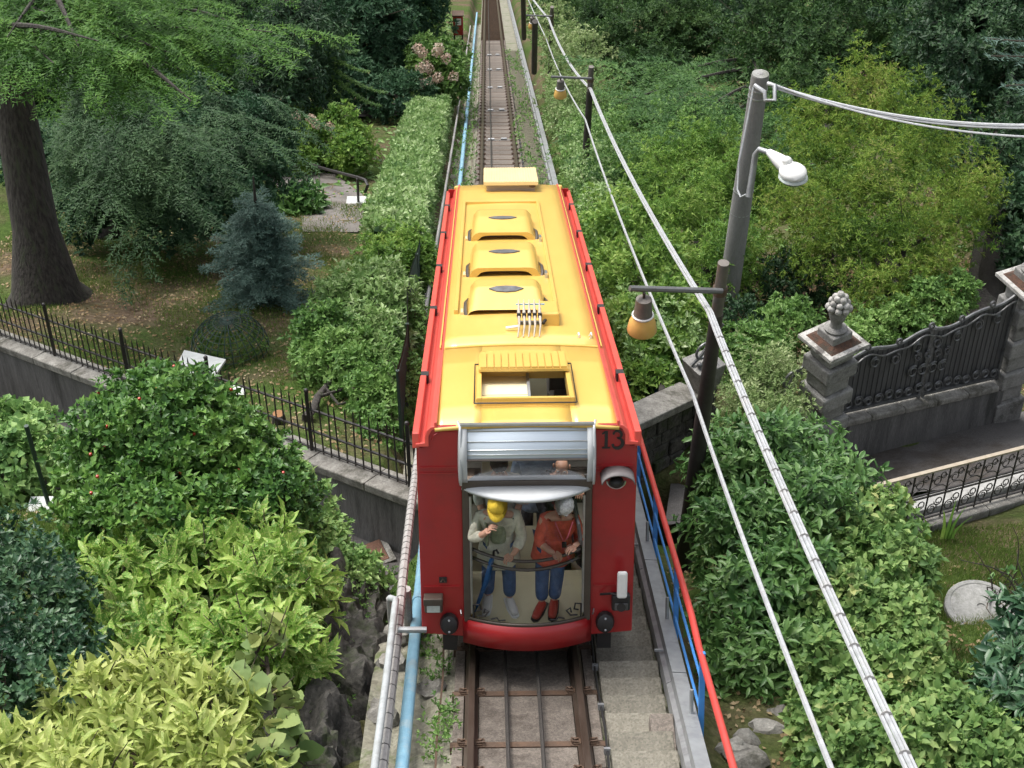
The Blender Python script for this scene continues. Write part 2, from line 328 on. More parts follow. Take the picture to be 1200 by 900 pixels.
clip0 = clip_mb().build('rail_clip', 'rust', tie0); clip0.location = (-.525, 0, 0)
c2 = share(clip0, 'rail_clip', tie0, (.525, 0, 0))
us = [13.78-1.6, 13.78-.8, 13.78, 14.31] + [14.31+1.07*k for k in range(1, 84)]
tie0.location = (0, us[0], 0)
for u in us[1:]:
    t = share(tie0, 'sleeper', tr, (0, u, 0))
    for s in (-.525, .525): share(clip0, 'rail_clip', t, (s, 0, 0))
far = MB()
for k in range(84, 190): u = 14.31+1.07*k; far.box(-.72, .72, u-.05, u+.05, -.2, -.125)
far.build('sleepers', 'rust', tr, kind='stuff')
# rollers that carry the haul rope
rol = MB(); rol.tube([(-.33, 0, -.1), (-.12, 0, -.1)], .055, 10); rol.box(-.40, -.04, -.05, .05, -.17, -.12)
rol.box(.02, .40, -.03, .03, -.15, -.11); rol.tube([(.1, 0, -.08), (.3, 0, -.08)], .045, 10)
rol0 = rol.build('rope_roller', 'galv', tr, smooth=True)
for i, u in enumerate([31.3, 40, 48.7, 57.4, 66.1, 74.8, 83.5, 92.2]):
    if i == 0: rol0.location = (0, u, 0)
    else: share(rol0, 'rope_roller', tr, (0, u, 0))
# pebbly concrete panels between the sleepers
edges = [9.0]+us+[us[-1]+1.07]
proto = {}
for a, b in zip(us[:-1], us[1:]):
    L = b-a-.12
    for k, (x0, x1) in enumerate(((-.455, .455), (-.70, -.60), (.60, .70))):
        key = (k, round(L, 2))
        if key not in proto:
            o = MB().box(x0, x1, -L/2, L/2, -.2, -.13 if k == 0 else -.12).build('concrete_panel', 'concrete', bed, bevel=.008); o.location = (0, (a+b)/2, 0); proto[key] = o
        else: share(proto[key], 'concrete_panel', bed, (0, (a+b)/2, random.uniform(-.006, .006)))
def text(name, body, m, size, parent, loc, rot, depth=.002):
    c = bpy.data.curves.new(name, 'FONT'); c.body = body; c.size = size; c.extrude = depth; c.align_x = 'CENTER'; c.align_y = 'CENTER'
    t = bpy.data.objects.new(name, c); col.objects.link(t)
    dg = bpy.context.evaluated_depsgraph_get(); mesh = bpy.data.meshes.new_from_object(t.evaluated_get(dg))
    bpy.data.objects.remove(t); bpy.data.curves.remove(c)
    o = bpy.data.objects.new(name, mesh); mesh.materials.clear(); mesh.materials.append(M[m]); col.objects.link(o); o.parent = parent; o.location = loc; o.rotation_euler = rot
    return o
s888 = [c for c in tr.children if c.name.startswith('sleeper') and abs(c.location.y-13.78) < .01][0]
text('painted_number', '8S N', 'white', .09, s888, (.29, 0, -.122), (0, 0, 0))
# haul ropes
rp = MB().tube([(-.17, 9, -.06), (-.19, 16, -.06), (-.24, 50, -.06), (-.24, 230, -.06)], .019, 6).build('haul_rope', 'rope'); rp.rotation_euler = ROTX
tag(rp, 'black wire rope left of centre between the rails, running on beyond the railcar', 'rope', 'haul ropes between the rails')
rp = MB().tube([(.135, 9, -.06), (.13, 16.2, -.02), (.13, 17, .05)], .02, 6).build('haul_rope', 'rope'); rp.rotation_euler = ROTX
tag(rp, 'black wire rope right of centre that ends at the near end of the railcar', 'rope', 'haul ropes between the rails')
# thin cables beside the rails
cb = MB().tube([(-.83+.012*math.sin(u*2.1), u, -.10+.01*math.sin(u*3)) for u in np.arange(9, 90, .6)], .011, 5).build('signal_cable', 'rust'); cb.rotation_euler = ROTX
tag(cb, 'thin rusty red cable lying in the gutter left of the track', 'cable')
cb = thing('signal_cable', 'thin black cable clipped along the right edge of the concrete panels by the steps', 'cable', rot=ROTX)
MB().tube([(.72+.008*math.sin(u*2.7), u, -.09+.008*math.sin(u*4)) for u in np.arange(9, 90, .5)], .012, 5).build('wire', 'black', cb)
kp = None
for u in np.arange(13.2, 60, .9):
    if kp is None: kp = MB().box(-.03, .03, -.02, .02, -.13, -.065).build('cable_clip', 'galv', cb); kp.location = (.72, u, 0)
    else: share(kp, 'cable_clip', cb, (.72, u, 0))
# stairs beside the track: level treads, each lower than the one before
st = thing('stairway', 'narrow weathered concrete stair descending beside the right hand rail', 'stairs', rot=(0, 0, 0))
s0 = None; m0 = None; i = 0
for u in np.arange(9.6, 95, .385):
    p = tw(.75, u, -.13); jig = random.uniform(-.006, .006)
    if s0 is None:
        s0 = MB().box(0, .60, -.17, .19, -.3, 0).build('step', 'stepmat', st, bevel=.012); s0.location = p
    else:
        if u < 27: share(s0, 'step', st, (p.x+jig, p.y, p.z+jig), rot=(0, 0, jig*1.5), scale=(1+jig*3, 1, 1))
        else:
            if m0 is None: m0 = MB().box(0, .60, -.17, .19, -.3, 0).build('mossy_step', 'mossstep', st, bevel=.03); m0.location = p
            else: share(m0, 'mossy_step', st, (p.x+jig*4, p.y, p.z+jig*4-.02), rot=(jig*3, jig*6, jig*4), scale=(1+jig*12, 1, 1))
    i += 1
sl = MB().box(.40, .62, -.17, .33, -.3, .02).build('patch_slab', 'concrete', st, bevel=.01); sl.location = tw(.75, 14.3, -.13); 

# cable duct on the right of the stairs
dk = thing('cable_duct', 'long pale grey metal cable duct running along the right of the stairs', 'cable duct', rot=ROTX)
for a in np.arange(9.3, 200, 3.0):
    if a == 9.3:
        d0 = MB().prism([(1.37, -.12), (1.57, -.12), (1.57, .10), (1.44, .11), (1.425, .02), (1.38, .0)], 'y', 0, 2.985).build('duct_section', 'galv', dk); d0.location = (0, a, 0)
        l0 = MB().prism([(1.435, .112), (1.575, .102), (1.575, .112), (1.435, .122)], 'y', 0, 2.98).build('duct_lid', 'galv', d0)
        b0 = MB().box(1.33, 1.42, -.03, .0, .03, .05).build('duct_bracket', 'galv', d0); b0.location = (0, .7, 0)
    else:
        d = share(d0, 'duct_section', dk, (0, a, 0)); share(l0, 'duct_lid', d); share(b0, 'duct_bracket', d)

# railing on the right: red handrail, blue posts and rails
rl = thing('railing', 'steel railing with red handrail and blue posts and bars along the right of the stairs', 'railing', rot=ROTX)
U0, U1 = 14.4, 24.2
MB().tube([(1.60, 9.5, .68), (1.60, 14.6, .70), (1.60, 15.2, .76), (1.60, U1, .76)], .034, 10).build('handrail', 'redrail', rl, smooth=True)
for v in (.47, .15): MB().tube([(1.60, U0, v), (1.60, U1, v)], .014, 8).build('bar', 'bluerail', rl, smooth=True)
p0 = None
for u in (14.4, 16.6, 18.9, 21.2, 23.5):
    if p0 is None:
        p0 = MB().box(1.585, 1.635, -.03, .03, -.5, .73).build('post', 'bluerail', rl); p0.location = (0, u, 0)
        f0 = MB().tube([(1.58, 0, -.1), (1.52, 0, -.1), (1.52, .02, .35)], .02, 6).build('stay', 'galv', p0)
    else:
        p = share(p0, 'post', rl, (0, u, 0)); share(f0, 'stay', p)
r2 = thing('railing', 'short red and blue railing end sticking out past the right side of the railcar', 'railing')
A, B = (1.896, 24.112, -11.320), (2.648, 23.984, -11.149)
MB().tube([A, B], .035, 8).build('handrail', 'redrail', r2, smooth=True)
A, B = (1.894, 23.941, -11.518), (2.385, 23.827, -11.335)
MB().tube([A, B], .03, 8).build('bar', 'bluerail', r2, smooth=True)
B = (2.372, 23.872, -11.284)
MB().box(B[0]-.04, B[0]+.04, B[1]-.04, B[1]+.04, B[2]-1.1, B[2]+.02).build('post', 'bluerail', r2)

# pipes on the left
pp = thing('pipe', 'thick flaking pale blue pipe along the left of the track', 'pipe', rot=ROTX)
MB().tube([(-1.13, 9, -.02), (-1.13, 30, -.02), (-1.12, 60, -.02), (-1.10, 130, -.02)], .062, 12).build('tube', 'pipeblue', pp, smooth=True)
c0 = None
for u in (12.2, 17.5, 29, 36, 43, 50, 58, 66):
    if c0 is None: c0 = MB().tube([(-1.13, -.05, -.02), (-1.13, .05, -.02)], .073, 12).build('collar', 'pipeblue', pp, smooth=True); c0.location = (0, u, 0)
    else: share(c0, 'collar', pp, (0, u, 0))
hr = thing('handrail', 'pale grey tube handrail with elbow end on the left of the blue pipe', 'handrail')
Q = [(-1.329, 11.771, -5.302), (-1.308, 13.270, -5.864), (-1.301, 14.747, -6.452), (-1.297, 14.848, -6.488), (-1.364, 14.928, -6.550)]
MB().tube(Q, .036, 10).build('tube', 'palegalv', hr, smooth=True)
MB().tube([Q[4], (Q[4][0], Q[4][1]+.02, Q[4][2]-.9)], .04, 8).build('post', 'wrapcable', hr, smooth=True)
A = (-1.261, 14.383, -6.412); B = (-0.972, 14.379, -6.412)
MB().tube([A, B], .032, 8).build('crossbar', 'galv', hr, smooth=True)
A = (-1.217, 15.259, -6.776)
MB().tube([A, (A[0], A[1], A[2]-1.1)], .05, 8).build('post', 'wrapcable', hr, smooth=True)
wc = thing('cable', 'grey sheathed cable bundle wrapped with black ties beside the grey handrail on the left', 'cable')
Q = [(-1.284, 11.951, -5.551), (-1.274, 14.196, -6.475), (-1.259, 15.779, -6.941), (-1.246, 16.987, -7.379), (-1.237, 18.141, -7.881), (-1.217, 19.771, -8.597)]
MB().tube(Q, .05, 8).build('sheath', 'wrapcable', wc, smooth=True)
Qv = [Vector(q) for q in Q]; t0 = None
for i in range(5):
    n = 9
    for k in range(n):
        p = Qv[i].lerp(Qv[i+1], k/n); d = (Qv[i+1]-Qv[i]).normalized()
        if t0 is None: t0 = MB().lathe([(.051, -.008), (.053, 0), (.051, .008)], (0, 0, 0), 8).build('tie', 'black', wc); o = t0
        else: o = share(t0, 'tie', wc)
        o.location = p; o.rotation_mode = 'QUATERNION'; o.rotation_quaternion = d.to_track_quat('Z', 'Y')
fb = thing('handrail', 'thin rusty grey tube rail on posts left of the track beyond the railcar', 'handrail', rot=ROTX)
MB().tube([(-1.5, 29, .25), (-1.42, 60, .3), (-1.4, 110, .3)], .035, 6).build('tube', 'wrapcable', fb)
q0 = None
for u in np.arange(32, 100, 6.5):
    if q0 is None: q0 = MB().box(-1.56, -1.50, -.03, .03, -.5, .24).build('post', 'wrapcable', fb); q0.location = (0, u, 0)
    else: share(q0, 'post', fb, (.06, u, 0))
rb = thing('equipment_box', 'small red equipment box with a pale pink panel left of the far track', 'equipment box', loc=(-1.95, 88, -TS*88+.5))
MB().box(-.28, .28, -.25, .25, .3, 1.5).build('case', 'red', rb, bevel=.03)
MB().box(-.15, .17, -.27, -.252, .95, 1.35).build('panel', 'white', rb)
MB().box(-.33, .33, -.3, .3, 1.5, 1.56).build('lid', 'rust', rb)
for x in (-.22, .22): MB().box(x-.04, x+.04, -.1, .1, -1.2, .3).build('leg', 'iron', rb)

# ---------------------------------------------------------------- the railcar
M['hoodgrey'] = mat('warm grey hood', (.15, .135, .135), .55, (.12, .11, .11), 6)
UC = 15.6
car = thing('funicular_railcar', 'red funicular railcar with yellow roof and curved glass front marked 13', 'railcar', loc=tw(.03, UC, 0), rot=ROTX)
LC = 14.55                                                # body length
def yf(v): return .19 - .172*(v-.35)
def yb(v): return LC - .172*(v-.35)
def fx(off=0): return lambda p: Vector((p.x, yf(p.z)+p.y+off, p.z))     # local y measured from the raked front face
arc = [(-.86+.11*math.cos(t), 2.50+.12*math.sin(t)) for t in np.linspace(math.pi, math.pi/2, 6)]
left_poly = [(-.62, .30), (-1.05, .34), (-1.05, 2.44), (-.97, 2.45)] + arc + [(-.62, 2.62)]
fp = MB().prism(left_poly, 'y', 0, .06, fx()).build('front_panel', 'red', car, bevel=.012)
fp2 = MB().prism([(-x, z) for x, z in left_poly], 'y', 0, .06, fx()).build('front_panel', 'red', car, bevel=.012)
for s, pn in ((-1, fp), (1, fp2)):
    for v in (.88, 2.13, 2.19): MB().box(min(s*.66, s*1.02), max(s*.66, s*1.02), -.012, .004, v-.007, v+.007, fx()).build('moulding', 'red', pn)
    MB().box(min(s*.985, s*1.03), max(s*.985, s*1.03), -.012, .004, 2.385, 2.4, fx()).build('moulding', 'red', pn)
    b = MB(); b.tube([Vector((s*.66, yf(2.56)-.004, 2.565)), Vector((s*.82, yf(2.56)-.004, 2.565)), Vector((s*.88, yf(2.52)-.004, 2.53)), Vector((s*.905, yf(2.46)-.004, 2.47))], .008, 5)
    b.build('moulding', 'red', pn)
BU = .36
def bulge(x, amt=BU): return -amt*max(0, 1-(x/.625)**2)
def curved(x0, x1, v0, v1, n=20, amt=BU, off=0, m=2, dv=0):
    def fn(a, b_):
        x = x0+(x1-x0)*a; v = v0+(v1-v0)*b_
        return (x, yf(v)+bulge(x, amt)+off, v+dv*(1-(x/.625)**2))
    return MB().sheet(fn, n, m)
curved(-.63, .63, .24, .51, amt=BU, dv=.06).build('bumper_skirt', 'red', car, smooth=True, solid=.03)
MB().sheet(lambda a, b_: ((-.63+1.26*a), yf(.24)+bulge(-.63+1.26*a)*(1-b_)+.02, .245+.06*(1-((-.63+1.26*a)/.625)**2)*(1-b_)), 16, 2).build('skirt_floor', 'black', car, solid=.02)
gl = curved(-.56, .56, .53, 1.93, n=20, amt=BU*.97, dv=.05).build('windscreen', 'glass', car, smooth=True)
curved(-.61, .61, .515, .545, amt=BU+.004, dv=.055).build('sill_frame', 'frame', car, smooth=True, solid=.02)
for s in (-1, 1):
    MB().box(min(s*.555, s*.625), max(s*.555, s*.625), -.06, .07, .50, 2.02, fx()).build('side_frame', 'frame', car, bevel=.01)
    MB().box(min(s*.535, s*.557), max(s*.535, s*.557), -.075, -.055, .6, 1.9, fx()).build('glazing_strip', 'steel', car)
    MB().sheet(lambda a, b_: (s*(.63+.025*b_), yf(2.03+.6*a)-.16*math.sin(math.pi*min(1, .25+.75*a*.9))*(1)+.19*b_, 2.03+.6*a), 10, 1).build('frame_side', 'blindpaint', car, smooth=True, solid=.02)
# curved ledge between the two windows
n = 18
def ledge(a, b_):
    x = -.62+1.24*a; return (x, yf(1.98)-.02+bulge(x, BU)*b_, 2.0-.045*b_)
lg = MB().sheet(ledge, n, 3).build('visor_ledge', 'blindpaint', car, smooth=True, solid=.03)
MB().box(-.63, .63, -.07, .05, 1.985, 2.065, fx()).build('transom', 'frame', car, bevel=.01)
# upper window: curved silver blind above a strip of glass
def up(t):          # profile from the transom (t=0) to the roof edge (t=1): bows out and back
    v = 2.07+.56*t; return yf(v)-.14*math.sin(math.pi*(.16+.78*t))+.05*t**3, v
def upsheet(x0, x1, t0, t1, off=0):
    def fn(a, b_):
        y, v = up(t0+(t1-t0)*b_); return (x0+(x1-x0)*a, y+off, v)
    return MB().sheet(fn, 1, 10)
upsheet(-.57, .57, .0, .44).build('upper_window', 'glass', car, smooth=True)
bl = upsheet(-.57, .57, .42, 1.0).build('silver_blind', 'blind', car, smooth=True, solid=.012)
b = MB()
for t in (.52, .6, .74, .9):
    y, v = up(t); b.tube([(-.565, y-.008, v), (.565, y-.008, v)], .006, 5)
b.build('blind_rib', 'steel', bl)
for s in (-1, 1):
    upsheet(min(s*.568, s*.632), max(s*.568, s*.632), -.02, 1.0, -.008).build('upper_frame', 'blindpaint', car, smooth=True, solid=.025)
MB().box(-.632, .632, -.03, .03, 2.625, 2.645, fx()).build('top_frame', 'steel', car)
y, v = up(.43); MB().tube([(-.57, y-.01, v), (.57, y-.01, v)], .012, 6).build('blind_rail', 'frame', car)
# ornament etched on the lower corners of the windscreen
for s in (-1, 1):
    b = MB()
    def on(x, v): xx = s*x; return (xx, yf(v)+bulge(xx, BU)*.97-.012, v+.05*(1-(xx/.625)**2))
    b.tube([on(.53, .56), on(.53, .70), on(.47, .72), on(.46, .66), on(.50, .64)], .009, 5)
    b.tube([on(.49, .585), on(.42, .60), on(.38, .66), on(.42, .68), on(.43, .63)], .009, 5)
    b.tube([on(.36, .575), on(.30, .60), on(.28, .57), on(.22, .585)], .008, 5)
    b.build('scroll_ornament', 'black', gl)
# number 13
nb = MB(); v0 = 2.38
def nf(x, z, d=-.014): return Vector((x, yf(z)+d, z))
def plate(pts): nb.prism(pts, 'y', -.012, .002, fx())
plate([(.735, v0), (.765, v0+.005), (.765, v0+.18), (.742, v0+.18), (.708, v0+.15), (.712, v0+.14), (.737, v0+.152)])
plate([(.712, v0-.006), (.79, v0-.006), (.79, v0+.008), (.712, v0+.008)])
def crescent(cx, cz, r, a0, a1, w0, w1):
    P, Q = [], []
    for k in range(13):
        t = R(a0+(a1-a0)*k/12); wv = w0+(w1-w0)*math.sin(math.pi*k/12)
        P.append((cx+(r+wv/2)*math.cos(t)*.95, cz+(r+wv/2)*math.sin(t))); Q.append((cx+(r-wv/2)*math.cos(t)*.95, cz+(r-wv/2)*math.sin(t)))
    for k in range(12): nb.prism([P[k], P[k+1], Q[k+1], Q[k]], 'y', -.012, .002, fx())
crescent(.855, v0+.137, .041, 160, -85, .012, .03); crescent(.855, v0+.05, .055, 95, -165, .012, .036)
nb.ball((.815, yf(v0+.03)-.004, v0+.028), (.014, .006, .014)); nb.ball((.82, yf(v0+.15)-.004, v0+.148), (.012, .006, .012))
nb.build('number_13', 'black', car)
# hooded camera on the right, logo plate and lamps
hd = MB()
hd.sheet(lambda a, b_: (.86+.155*math.cos(math.pi*a), yf(2.1)-.24*b_, 2.10+.09*math.sin(math.pi*a)-.03*b_), 14, 2)
hood = hd.build('camera_hood', 'hoodgrey', car, smooth=True, solid=.012)
MB().ball((.85, yf(2.05)-.10, 2.05), (.072, .08, .06), 14, 8).build('camera_dome', 'black', hood, smooth=True)
MB().tube([(.85+.085*math.cos(t), yf(2.05)-.07, 2.05+.07*math.sin(t)) for t in np.linspace(math.pi, 2*math.pi, 12)], .012, 6).build('camera_ring', 'steel', hood, smooth=True)
lp = MB().box(-.865, -.79, -.02, .0, .93, .99, fx()).build('emblem_plate', 'black', car)
MB().tube([(-.85, yf(.96)-.024, .94), (-.828, yf(.96)-.024, .975), (-.806, yf(.96)-.024, .94)], .006, 4).build('emblem_mark', 'rust', lp)
for s, x in ((-1, -.925), (1, .925)):
    h = MB().box(x-.09, x+.09, -.11, .0, .62, .80, fx()).build('headlamp', 'frame' if s < 0 else 'black', car, bevel=.02)
    MB().box(x-.066, x+.066, -.125, -.108, .635, .715, fx()).build('lamp_lens', 'lens' if s < 0 else 'gateiron', h, bevel=.01)
    if s < 0: MB().prism([(x-.095, .73), (x+.095, .73), (x+.095, .81), (x-.095, .81)], 'y', -.17, .0, fx()).build('lamp_hood', 'frame', h, bevel=.012)
    else:
        MB().lathe([(.045, 0), (.045, .03)], (0, 0, 0), 12, lambda p: Vector((x+p.x, yf(.67)-.13-p.z*.3, .675+p.y))).build('lamp_eye', 'black', h)
        mr = MB().box(x-.05, x+.05, -.20, -.14, .80, 1.10, fx()).build('rear_view_mirror', 'white', car, bevel=.025)
        MB().tube([(x-.2, yf(.8)-.02, .78), (x-.1, yf(.8)-.1, .82), (x, yf(.82)-.16, .82)], .012, 6).build('mirror_arm', 'black', mr)
    bx = s*.775
    bf = MB().lathe([(.085, 0), (.095, .04), (.08, .09), (.04, .11)], (0, 0, 0), 14, lambda p: Vector((bx+p.x, yf(.47)-p.z, .47+p.y*1.25))).build('buffer', 'black', car, smooth=True)
    for dz in (-.06, .06): MB().ball((bx, yf(.47)-.105, .47+dz), .014, 6, 4).build('bolt', 'steel', bf)
    MB().box(bx-.07, bx+.07, .05, .4, .12, .34, fx()).build('brake_beam', 'black', car)
    MB().tube([(s*.66, yf(.6)-.03, .62), (s*.655, yf(.6)-.07, .6), (s*.65, yf(.6)-.03, .56)], .008, 5).build('hook', 'steel', car)
# side walls, windows, rear wall
def skew(x0, x1, ya, yb_, v0, v1): return lambda p: p
for s in (-1, 1):
    X0, X1 = (s*1.05, s*1.0); a, b_ = min(X0, X1), max(X0, X1)
    def wallbox(y0, y1, v0, v1): return MB().box(a, b_, y0, y1, v0, v1, lambda p: Vector((p.x, p.y-.172*(p.z-.35), p.z)))
    wallbox(.25, LC-.06, .34, 1.0).build('side_panel', 'red', car)
    wallbox(.25, LC-.06, 2.2, 2.44).build('side_panel', 'red', car)
    ys = np.linspace(.25, LC-.06, 9)
    for k, yy in enumerate(ys): wallbox(yy-.06 if k else yy, yy+.06 if k < 8 else yy, 1.002, 2.198).build('window_pillar', 'red', car)
    for k in range(8):
        MB().box(s*1.02-.006, s*1.02+.006, ys[k]+.06, ys[k+1]-.06, 1.002, 2.198, lambda p: Vector((p.x, p.y-.172*(p.z-.35), p.z))).build('side_window', 'glass', car)
MB().box(-1.05, 1.05, LC-.058, LC, .34, 1.0, lambda p: Vector((p.x, p.y-.172*(p.z-.35), p.z))).build('rear_panel', 'red', car)
MB().box(-1.05, 1.05, LC-.058, LC, 2.1, 2.6, lambda p: Vector((p.x, p.y-.172*(p.z-.35), p.z))).build('rear_panel', 'red', car)
MB().box(-1.0, 1.0, LC-.04, LC-.03, 1.0, 2.1, lambda p: Vector((p.x, p.y-.172*(p.z-.35), p.z))).build('rear_window', 'glass', car)
# roof: camber, front slope, red shoulders and gutters
YC = 2.62                                                    # crease where the front of the roof starts to fall
def roofv(x, y):
    v = 2.64+.035*(1-(x/.87)**2)
    if y < YC: v -= .05*((YC-y)/(YC+.2))**1.3
    return v
yr = [yf(2.63)-.02, .6, 1.2, 1.9, YC]; hole = (.5, 1.72)
def roofstrip(x0, x1, y0, y1, nx=6, ny=4):
    return MB().sheet(lambda a, b_: (x0+(x1-x0)*a, y0+(y1-y0)*b_, roofv(x0+(x1-x0)*a, y0+(y1-y0)*b_)), nx, ny)
Y0 = yf(2.62)-.02; YE = LC-.42
WX0, WX1, WY0, WY1 = -.43, .43, .43, 1.62                     # roof window opening
roof = roofstrip(-.87, .87, YC, YE, 10, 20).build('roof', 'yellow', car, smooth=True, solid=.03)
for a in ((-.87, WX0, Y0, YC), (WX1, .87, Y0, YC), (WX0, WX1, Y0, WY0), (WX0, WX1, WY1, YC)):
    roofstrip(*a).build('roof_front', 'yellow', car, smooth=True, solid=.03)
MB().sheet(lambda a, b_: (-.84+1.68*a, YC-.03+.06*b_, roofv(-.84+1.68*a, YC)+.022), 10, 1).build('roof_seam', 'yellow', car, solid=.01)
for s in (-1, 1):
    sh = [(.875, 2.66), (.875, 2.62), (.91, 2.615), (.945, 2.58), (.965, 2.53), (.97, 2.46), (1.055, 2.45), (1.055, 2.42), (.93, 2.42), (.93, 2.52), (.90, 2.58), (.85, 2.60), (.85, 2.665)]
    MB().prism([(s*x, z) for x, z in sh], 'y', Y0+.02, YE+.15).build('roof_shoulder', 'red_skylit', car, smooth=False, bevel=.006)
    gs = [2.0, 5.15, 7.77, 10.3, 12.8]
    e = [Y0+.04]+[q for y_ in gs for q in (y_-.09, y_+.09)]+[YE+.15]
    for k in range(0, len(e), 2):
        g1 = MB().box(min(s*1.02, s*1.085), max(s*1.02, s*1.085), e[k], e[k+1], 2.40, 2.55).build('gutter_rim', 'red_skylit', car, bevel=.008)
    for y_ in gs: MB().box(min(s*1.0, s*1.082), max(s*1.0, s*1.082), y_-.088, y_+.088, 2.40, 2.546).build('slot_shade', 'black', car)  # solid black blocks stand in for the shade of recesses in the rim
    MB().box(min(s*.885, s*.90), max(s*.885, s*.90), YC+.1, YE, 2.60, 2.645).build('roof_trim', 'yellow', car)
MB().box(-.95, .95, YE-.02, YE+.1, 2.3, 2.655).build('rear_roof_edge', 'yellow', car, bevel=.03)
# roof window in the front slope
rw = MB()
for a in ((WX0-.05, WX0, WY0-.05, WY1+.05), (WX1, WX1+.05, WY0-.05, WY1+.05), (WX0, WX1, WY0-.05, WY0), (WX0, WX1, WY1, WY1+.05)):
    rw.box(*a, 2.58, 2.73)
rwf = rw.build('roof_window_frame', 'yellow', car, bevel=.006)
b = MB().tube([(WX0-.07, WY0-.1, 2.69), (WX1+.07, WY0-.1, 2.69), (WX1+.07, WY1, 2.74), (WX0-.07, WY1, 2.74), (WX0-.07, WY0-.1, 2.69)], .008, 4).build('gasket_line', 'black', rwf)
MB().box(WX0, 0.03, WY0+.45, WY0+.48, 2.22, 2.62).build('inner_panel', 'beige', rwf)
MB().sheet(lambda a, b_: (WX0+(.05-WX0)*a, WY0+.1+(WY1-WY0-.1)*b_, 2.60), 2, 2).build('sliding_shutter', 'beige', rwf, solid=.02)
MB().box(.03, .06, WY0, WY1, 2.55, 2.64).build('mullion', 'galv', rwf)
MB().box(WX0, WX1, WY0, WY0+.13, 2.56, 2.60).build('inner_sill', 'gateiron', rwf)
for x0, x1 in ((-.30, 0.0), (.08, .25)):
    MB().box(x0, x1, WY0+.03, WY0+.06, 2.6, 2.615).build('slide_track', 'white', rwf); MB().box(x0, x1, WY0+.1, WY0+.16, 2.6, 2.625).build('slide_track', 'steel', rwf)
hdv = MB()
for k in range(12):
    x = WX0-.02+(WX1-WX0+.04)*k/12; hdv.box(x+.006, x+(WX1-WX0+.04)/12-.006, WY1-.32, WY1+.35, 2.765, 2.79, lambda p: Vector((p.x, p.y, p.z+.02*(WY1-p.y))))
hdv.box(WX0-.03, WX1+.03, WY1-.33, WY1+.36, 2.74, 2.768, lambda p: Vector((p.x, p.y, p.z+.02*(WY1-p.y))))
MBo = hdv.build('window_hood', 'yellow', rwf)
# recessed tray with three ventilator hoods
PX0, PX1, PY0, PY1 = -.72, .43, 4.25, 12.15
tray = MB()
for a in ((PX0-.05, PX0, PY0, PY1), (PX1, PX1+.05, PY0, PY1), (PX0, PX1, PY1-.05, PY1)): tray.box(*a, 2.62, 2.72)
tray = tray.build('vent_tray', 'yellow', car, bevel=.008)
for k, (ya, yb2) in enumerate(((4.15, 5.25), (6.33, 7.75), (8.88, 10.45))):
    x0, x1, H = -.61, .33, .235
    def prof(x, y):          # flat crown at the far half, a fold, then a slope to a steep near lip; rounded sides
        ex = min(1, max(0, min(x-x0, x1-x)/.15)); fx_ = math.sqrt(max(0, 1-(1-ex)**2))
        ey = (y-ya)/(yb2-ya); fy = 1 if ey > .5 else (.56 if k else .30)+(.44 if k else .70)*(ey/.5)
        fy *= min(1, max(0, (1-ey)/.10))**.5
        return 2.665+H*fx_*fy
    hm = MB().sheet(lambda a, b_: (x0+(x1-x0)*a, ya+(yb2-ya)*b_, prof(x0+(x1-x0)*a, ya+(yb2-ya)*b_)), 26, 26).build('ventilator_hood', 'yellow', car, smooth=True)
    aw = .36; cx = (x0+x1)/2
    if k:     # near end: curved lip with an arched dark opening
        n_ = 24; X_ = [x0+(x1-x0)*i/n_ for i in range(n_+1)]
        def arch(x): d = abs(x-cx)/aw; return 2.665+(.088*(1-d**6)**.5 if d < 1 else 0)
        MB().add([(x, ya, arch(x)) for x in X_]+[(x, ya, max(arch(x)+.012, prof(x, ya))) for x in X_]+[(x, ya+.03, max(arch(x)+.012, prof(x, ya+.03))-.01) for x in X_], [(i, i+1, n_+2+i, n_+1+i) for i in range(n_)]+[(n_+1+i, n_+2+i, 2*n_+3+i, 2*n_+2+i) for i in range(n_)]).build('hood_lip', 'yellow', hm, smooth=True)
        MB().box(cx-aw-.01, cx+aw+.01, ya+.25, ya+.28, 2.66, 2.80).build('opening_shade', 'frame', hm)  # dark plate stands in for the shade inside the arched opening
        MB().box(cx-aw, cx+aw, ya+.0, ya+.25, 2.655, 2.672).build('vent_grille', 'gateiron', hm)
    ym = ya+(yb2-ya)*.44
    MB().prism([(cx-.21, 0), (cx-.12, -.05), (cx, -.065), (cx+.12, -.05), (cx+.21, 0), (cx+.12, .04), (cx, .05), (cx-.12, .04)], 'z', -.03, .014, lambda p: Vector((p.x, ym+p.y*1.25, prof(cx, ym+p.y*1.25)+p.z))).build('hood_handle', 'gateiron', hm)
    for s, xx in ((-1, x0-.01), (1, x1+.01)):
        MB().tube([(xx, ya+.02, 2.66), (xx+s*.015, ya+.08, 2.70), (xx+s*.015, ya+.4, 2.735), (xx-s*.01, ya+.8, 2.70)], [.02, .024, .022, .008], 6).build('seal_strip', 'frame', hm, smooth=True)
    if k: MB().box(x1+.05, x1+.085, ya-.15, ya+.05, 2.66, 2.75).build('latch', 'steel', tray)
    MB().box(x0-.08, x0-.04, ya+.05, ya+.25, 2.66, 2.70).build('latch', 'cream', tray)
